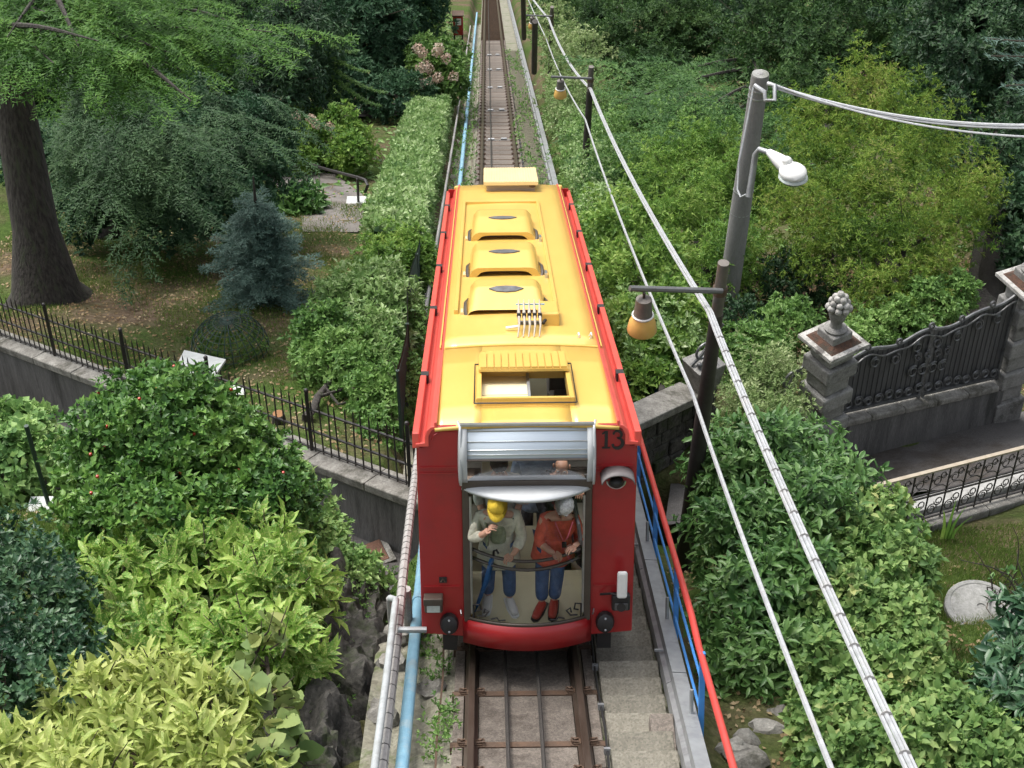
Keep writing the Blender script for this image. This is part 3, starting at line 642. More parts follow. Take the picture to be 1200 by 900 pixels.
# rear air box, junction box, aerial rack, step irons
ab = MB().box(-.43, .50, 13.25, 14.9, 2.80, 2.86)
for k in range(20): ab.box(-.42+.0455*k, -.42+.0455*k+.036, 13.27, 14.88, 2.86, 2.868)
ab = ab.build('rear_vent_box', 'cream', car, bevel=.004)
MB().box(-.38, .45, 13.4, 14.7, 2.66, 2.80).build('vent_box_base', 'inside', ab)
MB().ball((.40, 13.3, 2.78), (.06, .04, .03), 8, 5).build('drain_cap', 'rust', ab)
jb = MB().box(.22, .46, 3.55, 4.2, 2.67, 2.83).build('junction_box', 'yellow', car, bevel=.02)
ar = MB().box(-.02, .27, 3.55, 3.62, 2.70, 2.73)
arb = ar.build('aerial_rack', 'gateiron', car)
for k in range(5):
    x = -.01+.06*k
    MB().tube([(x-.02, 2.95, 2.70), (x, 3.1, 2.80), (x, 3.45, 2.86), (x, 3.6, 2.98)], [.007, .012, .02, .006], 6).build('rod', 'inside', arb, smooth=True)
    MB().lathe([(.022, 0), (.026, .03), (.022, .06)], (x, 3.35, 2.82), 8).build('insulator', 'black', arb, smooth=True)
MB().tube([(-.04, 3.58, 2.93), (.29, 3.58, 2.93)], .01, 6).build('crossbar', 'pipeblue', arb); MB().tube([(-.16, 3.3, 2.72), (.0, 3.3, 2.74)], .018, 6).build('stub', 'white', arb)
MB().tube([(.27, 3.5, 2.72), (.33, 3.62, 2.78), (.40, 3.6, 2.80), (.42, 3.75, 2.76)], .02, 6).build('flex', 'black', arb)
for x in (.66, .80): MB().tube([(x-.02, 3.0, 2.66), (x, 2.98, 2.70), (x, 3.12, 2.70), (x-.02, 3.14, 2.66)], .009, 5).build('lifting_eye', 'white', car)
# interior: lining, stepped level floors, seats, handrail
MB().sheet(lambda a, b_: (-.86+1.72*a, WY1+.1+(YE-WY1-.15)*b_, 2.58), 2, 2).build('ceiling', 'inside', car)
LW = Matrix.Translation(tw(.03, UC, 0)) @ Matrix.Rotation(-SL, 4, 'X'); LWi = LW.inverted()
def wl(x, y, z): return LWi @ Vector((x, y, z))
ZF = -6.40
fl = [(13.6, 15.15, ZF), (15.15, 16.3, ZF-.52), (16.3, 17.6, ZF-1.08), (17.6, 18.9, ZF-1.7), (18.9, 20.2, ZF-2.32), (20.2, 21.6, ZF-2.95), (21.6, 23.0, ZF-3.6), (23.0, 24.4, ZF-4.25), (24.4, 25.7, ZF-4.9)]
for k, (a, b_, z) in enumerate(fl):
    if k == 0:
        pts = [(x, 14.66+bulge(x, .36)+.0, z) for x in np.linspace(-.60, .60, 15)]
        poly = [(p[0]+.03, p[1]-.06) for p in pts]+[(.95, 14.66), (.95, b_), (-.92, b_), (-.92, 14.66)]
        MB().prism(poly, 'z', z-.04, z, lambda p: wl(*p)).build('floor', 'beige', car)
    else: MB().box(-.94, .98, a, b_, z-.04, z, lambda p: wl(*p)).build('floor', 'beige', car)
    MB().box(-.94, .98, b_-.03, b_, z-.62, z-.002, lambda p: wl(*p)).build('step_riser', 'inside', car)
    if k >= 1:
        for x0, x1 in ((-.93, -.42), (.46, .97)):
            sb = MB().box(x0, x1, a+.55, b_-.1, z+.40, z+.46, lambda p: wl(*p)).build('bench_seat', 'inside', car, bevel=.02)
            MB().box(x0, x1, b_-.1, b_-.05, z+.40, z+.95, lambda p: wl(*p)).build('bench_back', 'frame', sb, bevel=.02)
            MB().box(x0+.1, x1-.1, a+.75, b_-.15, z, z+.40, lambda p: wl(*p)).build('bench_base', 'inside', sb)
for h_ in (.875, .755):
    MB().tube([wl(x+.03, 14.70+bulge(x, .24), ZF+h_) for x in np.linspace(-.6, .6, 17)], .018, 8).build('grab_rail', 'frame', car, smooth=True)
for s in (-1, 1): MB().tube([wl(.03+s*.59, 14.70, ZF+.875), wl(.03+s*.60, 14.72, ZF+.0)], .016, 6).build('rail_post', 'frame', car)
for x in (-.75, .80): MB().tube([wl(x, 15.08, ZF), wl(x, 15.08, ZF+1.9)], .018, 8).build('grab_pole', 'frame', car, smooth=True)
MB().sheet(lambda a, b_: (lambda x: tuple(Vector((x, yf(.52)+bulge(x, BU)*.97+.03, .52+.05*(1-(x/.625)**2))).lerp(wl(x+.03, 14.60+bulge(x, .36), ZF), b_)))(-.62+1.24*a), 14, 2).build('inner_apron', 'beige', car, smooth=True, solid=.02)
desk = MB().box(-.90, -.62, 14.9, 15.14, ZF, ZF+.75, lambda p: wl(*p)).build('control_desk', 'black', car, bevel=.03)
MB().box(.68, .96, 14.9, 15.14, ZF, ZF+.7, lambda p: wl(*p)).build('control_cabinet', 'black', car, bevel=.03)
# underframe and wheels
MB().box(-.5, .5, .6, LC-.8, .14, .32).build('underframe', 'black', car)
for y_ in (1.9, 3.6, 11.2, 12.9):
    for s in (-1, 1):
        MB().lathe([(.24, -.05), (.30, -.045), (.30, -.02), (.265, 0), (.25, .06)], (0, 0, 0), 20, lambda p: Vector((s*(.525-p.z), y_+p.x, .262+p.y))).build('wheel', 'rail', car)

# ---------------------------------------------------------------- left wall with iron fence, lane
FA = Vector((-1.3, 19.18, 0)); FD = Vector((-.7057, .7085, 0)); FN = Vector((-.7085, -.7057, 0))
def fw(a, o, h): p = FA + FD*a + FN*o; return Vector((p.x, p.y, -TS*(FA.y+FD.y*a) + h))     # a along the wall, o out towards the lane, h above the hillside
def wallrun(mb, a0, a1, o0, o1, h0, h1): return mb.box(a0, a1, o0, o1, h0, h1, lambda p: fw(*p))
lw = thing('retaining_wall', 'stained grey plaster retaining wall with stone coping under the iron fence on the left', 'wall')
for a in np.arange(-.5, 17, 2.5): wallrun(MB(), a, a+2.499, -.1, .22, -2.1, -.13).build('wall_panel', 'wall', lw)
for k, a in enumerate(np.arange(-.5, 17, 1.25)):
    wallrun(MB(), a+.004, a+1.246, -.14, .27+random.uniform(-.008, .008), -.13, .02+random.uniform(-.008, .008)).build('coping_stone', 'coping', lw, bevel=.02)
fe = thing('iron_fence', 'black iron picket fence with pointed bars stepping down the slope on the stone coping', 'fence')
pk = None
for a in np.arange(0, 17, .172):
    if any(abs(a-q) < .07 for q in (.1, 2.15, 4.5, 6.8, 9.14, 11.5, 13.8, 16.1)): continue
    if pk is None: pk = MB().tube([(0, 0, 0), (0, 0, .93), (0, 0, 1.02)], [.012, .012, .002], 5).build('picket', 'iron', fe); o = pk
    else: o = share(pk, 'picket', fe)
    o.location = fw(a, .02, 0); o.rotation_euler = (random.uniform(-.02, .02), random.uniform(-.02, .02), 0)
ps = None
for a in (.1, 2.15, 4.5, 6.8, 9.14, 11.5, 13.8, 16.1):
    if ps is None:
        ps = MB().box(-.024, .024, -.024, .024, -.05, 1.10).build('fence_post', 'iron', fe); MB().ball((0, 0, 1.13), .035, 8, 5).build('finial', 'iron', ps); o = ps
    else:
        o = share(ps, 'fence_post', fe); share(ps.children[0], 'finial', o)
    o.location = fw(a, .02, 0)
for h in (.80, .40, .07):
    MB().box(-.1, 17, .005, .035, h-.012, h+.012, lambda p: fw(*p)).build('fence_rail', 'iron', fe)
lane = MB()
NL = 40
lane.sheet(lambda a, b: tuple(fw(-.6+17.6*a, .2+1.35*b, -1.21-.021*(-.6+17.6*a) + TS*.7057*(.2+1.35*b)*.9 + .012*math.sin(a*60)*b)), NL, 4)
lane.build('lane', 'lane', smooth=True, kind='structure')
und_ = MB().sheet(lambda a, b: tuple(Vector(LANE_C[0]).lerp(Vector(LANE_C[1]), min(1, a*3)).lerp(Vector(LANE_C[2]), max(0, min(1, a*3-1))).lerp(Vector(LANE_C[3]), max(0, a*3-2)) + Vector((.55, -.83, 0))*(b-.5)*1.5), 12, 2).build('underpass', 'lane', kind='structure')
mh = thing('manhole_cover', 'rusty square manhole plate in the lane below the wall', 'manhole cover', loc=fw(.35, .62, -1.14+.2))
p0 = (-2.033, 19.084, -10.103)
mh.location = p0
def lanez(x, y): al = -(x+1.3)*.7057 + (y-19.18)*.7085; o = -(x+1.3)*.7085 - (y-19.18)*.7057; return fw(al, o, -1.21-.021*al + TS*.7057*o*.9).z
mh.location = (p0[0], p0[1], lanez(p0[0], p0[1])-.015); mh.rotation_euler = (R(-17), R(-8), R(20))
MB().box(-.28, .28, -.28, .28, .0, .03).build('plate', 'rustplate', mh, bevel=.006); MB().box(-.05, .05, -.01, .01, .03, .04).build('lift_bar', 'iron', mh)
MB().box(-.36, .36, -.36, -.285, -.02, .026).build('surround', 'coping', mh); MB().box(.285, .36, -.36, .36, -.02, .024).build('surround', 'coping', mh)

# rock bank left of the gutter
from mathutils import noise as mnoise
def rocky(name, c, r, seed, m='rock', lab='', cat='rock', group=None, n=16, rough=.28, parent=None):
    b = MB(); b.ball((0, 0, 0), 1, n, n//2); off = Vector((seed*3.1, seed*1.7, seed*.9)); vv = []
    for p in b.v:
        q = Vector(p)*1.6+off
        d = 1+rough*(2.2*mnoise.fractal(q*.8, .9, 2.1, 6)+1.2*(abs(mnoise.noise(q*1.9))-.25))
        vv.append((c[0]+r[0]*p[0]*d, c[1]+r[1]*p[1]*d, c[2]+r[2]*p[2]*d))
    b.v = vv; o = b.build(name, m, parent, smooth=True); o.data.set_sharp_from_angle(angle=R(32))
    return tag(o, lab, cat, group) if lab else o
rocky('rock_bank', (-2.0, 14.4, -TS*14.4-.95), (.55, 1.1, .8), 3,  lab='dark mossy rock bank beside the grey tube handrail on the left', n=90, rough=.22)
rocky('boulder', (-2.0, 17.0, -TS*17-1.0), (.45, .6, .55), 5, lab='mossy boulder with a pale crest where the creeper hangs above the lane', n=24)
rocky('rock_bank', (-2.0, 16.1, -TS*16.1-1.0), (.5, 1.0, .75), 13, lab='higher part of the dark rock bank below the creeper', n=84, rough=.22)
rocky('rock_bank', (-2.1, 12.9, -TS*12.9-.95), (.6, .9, .8), 17, lab='nearest dark rock of the bank at the bottom photo edge', n=84, rough=.22)
for k, (x, y, s) in enumerate(((-1.35, 14.6, .16), (-1.3, 15.3, .2), (-1.42, 13.6, .14), (-.95, 14.1, .13), (-1.0, 15.6, .18))):
    rocky('rubble_stone', (x, y, -TS*y-.25), (s*1.2, s, s*.7), 20+k, 'coping', ('rubble stone between the grey handrail and the blue pipe', 'larger rubble stone under the handrail crossbar', 'nearest rubble stone at the foot of the rock bank', 'rubble stone right of the blue pipe beside the weeds', 'rubble stone right of the blue pipe close to the railcar bumper')[k], 'stone', 'rubble stones in the gutter', n=10)
pb = (-7.427, 22.188, -11.933)
rocky('boulder', (pb[0], pb[1], pb[2]+.1), (.55, .45, .38), 9, 'coping', 'grey boulder on the lawn under the creeper by the dark green post', 'rock', n=18, rough=.1)

gp = thing('post', 'slim dark green metal post in a pale block by the far left lawn', 'post', loc=(-6.908, 21.250, -11.486))
MB().tube([(0, 0, -.1), (-.05, .02, 1.62)], .035, 8).build('shaft', 'greenmetal', gp); MB().box(-.3, .06, -.16, .16, -.1, .07).build('footing', 'whiteslab', gp, bevel=.01)
q = (-7.947, 22.068, -11.826); q2 = (-7.474, 21.658, -11.630)
tag(MB().tube([(q[0], q[1], q[2]+.06), (q2[0], q2[1], q2[2]+.04)], .03, 6).build('stick', 'twig'), 'brown stick lying on the lawn at the left edge', 'stick')

# ---------------------------------------------------------------- objects in the left garden
def quad(name, pts, th, m, lab, cat):
    vs = [Vector(p) for p in pts]; nrm = (vs[1]-vs[0]).cross(vs[2]-vs[0]).normalized()*th
    b = MB().add(vs+[v+nrm for v in vs], [(0, 1, 2, 3), (7, 6, 5, 4), (0, 4, 5, 1), (1, 5, 6, 2), (2, 6, 7, 3), (3, 7, 4, 0)])
    return tag(b.build(name, m, bevel=.006), lab, cat)
quad('board', [(-5.551, 24.821, -11.861), (-4.892, 24.359, -11.770), (-4.759, 25.121, -11.958), (-5.532, 25.544, -12.096)], .05, 'whiteslab', 'large pale square board lying tilted on the garden slope behind the fence', 'board')
quad('board', [(-4.528, 23.412, -11.328), (-4.176, 23.222, -11.236), (-4.232, 23.749, -11.394), (-4.535, 23.967, -11.453)], .05, 'whiteslab', 'small pale board half hidden behind the fence bars', 'board')
nd = thing('netting_dome', 'low dome of dark garden netting on the lawn behind the fence', 'garden netting', loc=(-4.863, 26.172, -12.533))
b = MB(); 
for k in range(14):
    t = math.pi*k/14; b.tube([(math.cos(t)*math.cos(a)*.68, math.sin(t)*math.cos(a)*.68, math.sin(a)*.62) for a in np.linspace(0, math.pi, 12)], .009, 4)
for a in np.linspace(.1, 1.4, 8): b.tube([(math.cos(t)*math.cos(a)*.68, math.sin(t)*math.cos(a)*.68, math.sin(a)*.62) for t in np.linspace(0, 2*math.pi, 22)], .008, 4)
b.build('net', 'greenmetal', nd, kind='stuff'); MB().tube([(0, 0, 0), (.02, 0, .63)], .02, 6).build('stake', 'twig', nd)
ts = thing('tree_stump', 'freshly cut small tree stump with an orange face behind the fence', 'tree stump', loc=(-3.477, 22.069, -10.526))
MB().lathe([(.12, -.1), (.10, .05), (.095, .12)], (0, 0, 0), 12).build('trunk', 'bark', ts); MB().lathe([(.085, .118), (.085, .126)], (0, 0, 0), 12).build('cut_face', mat('fresh cut wood', (.30, .15, .06), .85, (.22, .11, .045), 12), ts)
gph = MB()
path_pts = [(-4.1, 36.2), (-4.15, 38.5), (-4.7, 41), (-5.6, 43.5), (-6.6, 46.5)]
for k in range(4):
    (x0, y0), (x1, y1) = path_pts[k], path_pts[k+1]; w0, w1 = (.75+.12*k, .87+.12*k) if k else (.65, .9)
    pts = [(x0-w0, y0), (x0+w0, y0), (x1+w1, y1), (x1-w1, y1)]
    gph.add([(x, y, gz(x, y)+.03) for x, y in pts]+[(x, y, gz(x, y)-.2) for x, y in pts], [(0, 1, 2, 3), (0, 4, 5, 1), (1, 5, 6, 2), (2, 6, 7, 3), (3, 7, 4, 0)])
gph.build('garden_path', 'gpath', kind='structure')
pth2 = MB().add([(x, y, gz(x, y)+.08) for x, y in ((-5.8, 56.5), (-3.6, 57), (-3.6, 61), (-6.5, 60))], [(0, 1, 2, 3)]).build('garden_path', 'gpath', kind='structure')
ghr = thing('handrail', 'black tube handrail with curled end beside the pale garden path', 'handrail')
base = (-3.712, 39.774, -18.971)
MB().tube([(-6.374, 46.202, -21.732), (-5.721, 44.410, -20.732), (-4.633, 41.720, -19.233), (-3.631, 39.400, -17.921), (-3.429, 39.021, -17.744), (-3.351, 38.768, -17.727), (-3.432, 38.823, -17.971)], .04, 8).build('tube', 'iron', ghr, smooth=True)
MB().tube([(-3.653, 39.386, -17.937), base], .035, 8).build('post', 'iron', ghr); MB().box(base[0]-.3, base[0]+.2, base[1]-.2, base[1]+.2, base[2]-.1, base[2]+.08).build('footing', 'whiteslab', ghr)
gf = thing('mesh_fence', 'dark green wire mesh fence running between the shrubs and the railcar', 'fence')
A, B = Vector((-1.62, 21.4, 0)), Vector((-1.74, 31.6, 0))
b = MB()
def gfp(t, h): p = A.lerp(B, t); return Vector((p.x+.05*math.sin(t*9), p.y, -TS*p.y+h))
for t in np.linspace(0, 1, 170): b.tube([gfp(t, -.1), gfp(t, 1.25)], .006, 3, False)
for h in np.linspace(0, 1.12, 12): b.tube([gfp(t, h) for t in np.linspace(0, 1, 12)], .005, 3, False)
b.build('wire_mesh', 'greenmetal', gf, kind='stuff')
MB().sheet(lambda a, b_: tuple(gfp(a, .05+1.1*b_)), 30, 3).build('shade_net', 'shadenet', gf, solid=.012)
for t in np.linspace(0, 1, 5): MB().tube([gfp(t, -.2), gfp(t, 1.2)], .028, 6).build('fence_post', 'greenmetal', gf)

# ---------------------------------------------------------------- right: lane, wall, pillars, gate, railing
def hs_(x, y, h): return (x, y, -TS*y+h)
lr = MB().sheet(lambda a, b: hs_(*( (Vector((2.2, 20.5))*(1-a)+Vector((12.5, 23.6))*a)*(1-b) + (Vector((2.6, 22.9))*(1-a)+Vector((13.5, 28.2))*a)*b ), -1.48+.01*math.sin(a*40+b*9)), 40, 10).build('lane', 'lane', smooth=True, kind='structure')
rw_ = thing('retaining_wall', 'rough dark stone retaining wall with pale coping right of the railcar', 'wall')
A, B = Vector((1.72, 21.75)), Vector((2.92, 23.25)); D = (B-A).normalized(); Nn = Vector((D.y, -D.x))
def rwp(a, o, h, y0=None): p = A+D*a+Nn*o; return Vector((p.x, p.y, -TS*(A.y+D.y*a)+h))
L = (B-A).length
stz = 0; zc = -2.9
while zc < -.16:
    hh = random.uniform(.2, .3); a = -.1
    while a < L:
        w_ = random.uniform(.25, .5)
        MB().box(a+.008, min(a+w_, L+.02)-.008, -.3, .1+random.uniform(-.03, .03), zc+.008, min(zc+hh, -.13)-.008, lambda p: rwp(*p)).build('stone', 'rock', rw_, bevel=.03); a += w_
    zc += hh
MB().box(-.1, L, -.3, .06, -3, -.2, lambda p: rwp(*p)).build('core', 'rock', rw_)
MB().box(-.15, L+.02, -.33, .15, -.125, .03, lambda p: rwp(*p)).build('coping', 'coping', rw_, bevel=.02)
dp = MB().tube([rwp(L-.28, .16, -2.6), rwp(L-.28, .16, -.3)], .022, 6).build('drain_pipe', 'iron', rw_)
# stone gatepost with iron scroll at the wall's end
qp = thing('gatepost', 'stone gatepost of rough quoins with a pale sloping cap beside the dark lamp pole', 'gatepost', loc=(3.0, 23.3, -TS*23.3), rot=(0, 0, R(30)))
zz = -2.9
for k in range(11):
    wv = .2 if k % 2 else .16
    MB().box(-wv, wv, -.2, .2, zz, zz+.25).build('quoin', 'wall', qp, bevel=.03); zz += .262
MB().add([(-.13, -.2, zz-.02), (.13, -.2, zz-.02), (.13, .2, zz-.02), (-.13, .2, zz-.02), (-.26, -.24, zz+.62), (.26, -.24, zz+.62), (.26, .24, zz+.62), (-.26, .24, zz+.62)], [(3, 2, 1, 0), (4, 5, 6, 7), (0, 1, 5, 4), (1, 2, 6, 5), (2, 3, 7, 6), (3, 0, 4, 7)]).build('sloping_cap', 'stone', qp, bevel=.015)
def scroll2(cx, cz, r, t0, turns, shrink=.55, n=22, yv=0.):
    return [(cx+r*(1-shrink*k/n)*math.cos(t0+turns*2*math.pi*k/n), yv, cz+r*(1-shrink*k/n)*math.sin(t0+turns*2*math.pi*k/n)) for k in range(n+1)]
b = MB(); b.tube(scroll2(-.02, zz+.82, .21, -1.6, 1.3), .022, 6); b.build('iron_scroll', 'gateiron', qp, smooth=True)
b = MB(); b.tube([(-.24, 0, zz+.64), (-.05, 0, zz+.78), (.18, 0, zz+1.1), (.3, 0, zz+1.25)], .03, 6); b.build('iron_bar', 'gateiron', qp, smooth=True)
for k in range(3):
    MB().ball((-.16+.1*k, -.1, zz+.68), .05, 7, 5).build('iron_boss', 'gateiron', qp, smooth=True)

def gate_pillar(loc, rz, H, lab):
    t = thing('gate_pillar', lab, 'gate pillar', loc=loc, rot=(0, 0, rz), group='gate pillars with urns')
    MB().box(-.30, .30, -.30, .30, -.3, .22).build('plinth', 'stone', t, bevel=.02)
    z = .22; n = 7; hc = (H-.22)/n
    for k in range(n):
        wv = .30 if k % 2 else .235
        MB().box(-wv, wv, -wv, wv, z+.006, z+hc-.006).build('stone_course', 'stone', t, bevel=.028); z += hc
    cap = MB().box(-.385, .385, -.385, .385, z, z+.07).build('cap_slab', 'lichen', t, bevel=.008)
    MB().add([(-.31, -.31, z+.065), (.31, -.31, z+.065), (.31, .31, z+.065), (-.31, .31, z+.065), (-.2, -.2, z+.13), (.2, -.2, z+.13), (.2, .2, z+.13), (-.2, .2, z+.13)], [(0, 1, 5, 4), (1, 2, 6, 5), (2, 3, 7, 6), (3, 0, 4, 7), (4, 5, 6, 7)]).build('moss', 'moss', cap)
    MB().box(-.19, .19, -.19, .19, z+.1, z+.26).build('pedestal', 'stone', t, bevel=.02)
    ur = MB().lathe([(.17, .26), (.18, .30), (.10, .33), (.085, .40), (.12, .48), (.145, .58), (.15, .66), (.13, .66)], (0, 0, z), 16).build('urn', 'stone', t, smooth=True)
    rg = random.Random(5)
    for ring, (r_, zz_, cnt, s_) in enumerate(((.15, .69, 8, .062), (.12, .78, 7, .06), (.07, .86, 5, .055), (0, .91, 1, .06))):
        for k in range(cnt):
            a = 2*math.pi*k/max(cnt, 1)+ring*.4
            MB().ball((r_*math.cos(a), r_*math.sin(a), z+zz_+rg.uniform(-.015, .015)), s_*rg.uniform(.85, 1.1), 8, 6).build('stone_fruit', 'lichen', ur, smooth=True)
    return t
gate_pillar((4.90, 23.05, -12.15), R(31.7), 2.2, 'grey stone gate pillar with fruit urn, the whole cap in view beside the laurel bush')
gate_pillar((8.55, 25.3, -13.2), R(24), 2.62, 'tall grey stone gate pillar with reddish mossy cap cut by the right photo edge')
# sheet iron gate on a low wall
G0, G1 = Vector((5.12, 23.1, -12.05)), Vector((8.35, 25.1, -13.05)); GD = G1-G0; GL = GD.length; GE = GD.normalized(); GN = Vector((GE.y, -GE.x, 0)).normalized()
def gpt(a, o, z): p = G0+GD*(a/GL)+GN*o; return Vector((p.x, p.y, p.z+z))
lw2 = thing('low_wall', 'low grey wall with rounded ledge below the dark iron gate', 'wall')
MB().box(-.1, GL+.05, -.16, .16, -.5, .42, lambda p: gpt(*p)).build('wall_panel', 'wall', lw2)
for k in range(5): MB().box(-.1+k*.78, -.1+k*.78+.772, -.2, .2, .42, .55, lambda p: gpt(*p)).build('ledge_stone', 'coping', lw2, bevel=.03)
gt = thing('iron_gate', 'ornate dark iron gate with wavy scrolled top and solid sheet backing between the pillars', 'gate')
def gtop(a):
    t = a/GL; return 1.72+.55*t+.35*max(0, t-.75)*2+.055*math.sin(t*2*math.pi*3.2-1.0)
for (a0, a1) in ((.03, GL*.5-.02), (GL*.5+.02, GL-.03)):
    b = MB(); n = 16
    P = [gpt(a0+(a1-a0)*k/n, .0, .60) for k in range(n+1)]; Q = [gpt(a0+(a1-a0)*k/n, .0, gtop(a0+(a1-a0)*k/n)-.06) for k in range(n+1)]
    b.add(P+Q, [(k, k+1, n+2+k, n+1+k) for k in range(n)]); b.build('sheet_panel', 'gatesheet', gt, solid=.012)
    MB().tube([gpt(a0+(a1-a0)*k/24, .03, gtop(a0+(a1-a0)*k/24)) for k in range(25)], .028, 6).build('top_rail', 'gateiron', gt, smooth=True)
    MB().tube([gpt(a0+(a1-a0)*k/24, .05, gtop(a0+(a1-a0)*k/24)-.13-.03*math.sin(k*.8)) for k in range(25)], .016, 6).build('scroll_rail', 'gateiron', gt, smooth=True)
    MB().box(a0, a1, .0, .05, .60, .65, lambda p: gpt(*p)).build('bottom_rail', 'gateiron', gt)
    for a in np.arange(a0+.02, a1, .115):
        MB().box(a-.005, a+.005, .010, .018, .64, gtop(a)-.03, lambda p: gpt(*p)).build('gate_bar', 'gatesheet', gt)
    for a in (a0+.03, a1-.03): MB().box(a-.03, a+.03, -.03, .04, .56, gtop(a)+.02, lambda p: gpt(*p)).build('gate_stile', 'gateiron', gt)
def gscroll(a, z, r, t0, turns, w_=.016):
    MB().tube([gpt(a+p[0], .05, z+p[2]) for p in scroll2(0, 0, r, t0, turns)], w_, 5).build('gate_scroll', 'gateiron', gt, smooth=True)
for k in range(16):
    a = .2+k*(GL-.4)/15
    gscroll(a, .78+.03*math.sin(k*2), .10, 0 if k % 2 else 3.1, 1.4 if k % 2 else -1.4)
    if k % 2 == 0: gscroll(a, gtop(a)-.28, .11, 1.5, 1.3 if k % 4 else -1.3)
    if k in (6, 7, 8, 9): gscroll(a, 1.2, .12, 1, 1.5); gscroll(a+.05, 1.5, .09, 2, -1.5)
    if k % 3 == 1: gscroll(a, gtop(a)+.08, .07, -1.5, 1.2, .02)
for sgn, k0 in ((1, 0), (-1, 1)):
    ib = thing('iron_bracket', 'curled iron bracket on the left side of the pillar with the fruit urn' if not k0 else 'curled iron bracket on the far side of the right pillar', 'bracket', loc=(4.45, 23.1, -10.9) if not k0 else (8.9, 25.6, -11.8), rot=(0, 0, R(31.7))) if k0 == 0 else None
    if ib:
        MB().tube(scroll2(-.12, .2, .2, .3, 1.2, yv=0), .024, 6).build('scroll', 'gateiron', ib, smooth=True); MB().tube([(.12, 0, .42), (-.1, 0, .3), (-.28, 0, -.1), (-.3, 0, -.6)], .024, 6).build('bar', 'gateiron', ib, smooth=True)
# railing with scrolls on the near side of the lane
RA, RB = Vector((4.9, 19.72, -10.75)), Vector((10.4, 23.1, -12.48)); RD = RB-RA; RL = RD.length; RE = RD.normalized(); RN = Vector((RE.y, -RE.x, 0)).normalized()
def rpt(a, o, z): p = RA+RD*(a/RL)+RN*o; return Vector((p.x, p.y, p.z+z))
kw = thing('low_wall', 'rough pale concrete kerb wall under the scrolled railing above the lawn', 'wall')
for k in range(5): MB().box(k*1.28, k*1.28+1.27, -.1, .14, -.75, .0+random.uniform(-.01, .01), lambda p: rpt(*p)).build('wall_block', 'coping', kw, bevel=.03)
lk = MB().box(0, RL, -.42, -.12, -.6, .10, lambda p: rpt(*p)).build('kerb', 'limewall', bevel=.02); tag(lk, 'white limewashed kerb behind the scrolled railing', 'kerb')
rr = thing('railing', 'black wrought iron railing with scroll panels and a pale flat handrail beside the lane', 'railing')
MB().box(0, RL, -.03, .03, 1.0, 1.03, lambda p: rpt(*p)).build('handrail', 'palecap', rr)
for z in (.06, .50, .56): MB().box(0, RL, -.012, .012, z-.012, z+.012, lambda p: rpt(*p)).build('rail', 'iron', rr)
sp = .37
for k in range(int(RL/sp)+1):
    a = .1+k*sp
    MB().tube([rpt(a, 0, -.05), rpt(a, 0, 1.0)], .014, 5).build('baluster', 'iron', rr)
    for (da, z, r_, t0, tn) in ((.13, .22, .11, 0, 1.35), (.25, .36, .09, 3.14, 1.35), (.13, .78, .10, 3.14, -1.35), (.25, .88, .07, 0, -1.3)):
        MB().tube([rpt(a+da+p[0], 0, z+p[2]) for p in scroll2(0, 0, r_, t0, tn, n=16)], .010, 4).build('scroll', 'iron', rr)
    MB().tube([rpt(a+sp*(.5-.5*math.cos(t)), 0, .56+.13*math.sin(t)) for t in np.linspace(0, math.pi, 9)], .010, 4).build('arch', 'iron', rr)
# disc on the lawn
dc = thing('garden_table', 'round pale concrete disc table on the lawn at the right edge', 'table', loc=(5.892, 17.547, -9.780), rot=(R(2), R(2), 0))
MB().lathe([(.44, -.085), (.46, -.07), (.46, .0), (.445, .012), (.40, .013), (.39, .004), (.375, .004), (.365, .013), (.06, .016), (.055, .002)], (0, 0, 0), 40).build('disc', 'disk', dc); MB().lathe([(.2, -.9), (.14, -.4), (.2, -.05)], (0, 0, 0), 14).build('pedestal', 'coping', dc)
for k, (px) in enumerate(((2.208, 13.707, -7.438), (2.444, 13.996, -7.626), (2.054, 13.521, -7.299), (2.695, 14.329, -7.835), (2.893, 14.149, -7.749), (2.207, 13.310, -7.199))):
    rocky('stone', (px[0], px[1], px[2]+.03), (.16+.03*(k % 3), .13, .1), 40+k, 'coping', ('pale stone beside the red handrail below the laurel', 'pale stone right under the laurel bush at the shaded hollow', 'pale stone leaning at the end of the blue railing', 'flat stone nearest the single overhead cable', 'stone tucked under the cable bundle side of the laurel', 'stone at the bottom photo edge right of the red handrail')[k], 'stone', 'stones below the laurel', n=10)

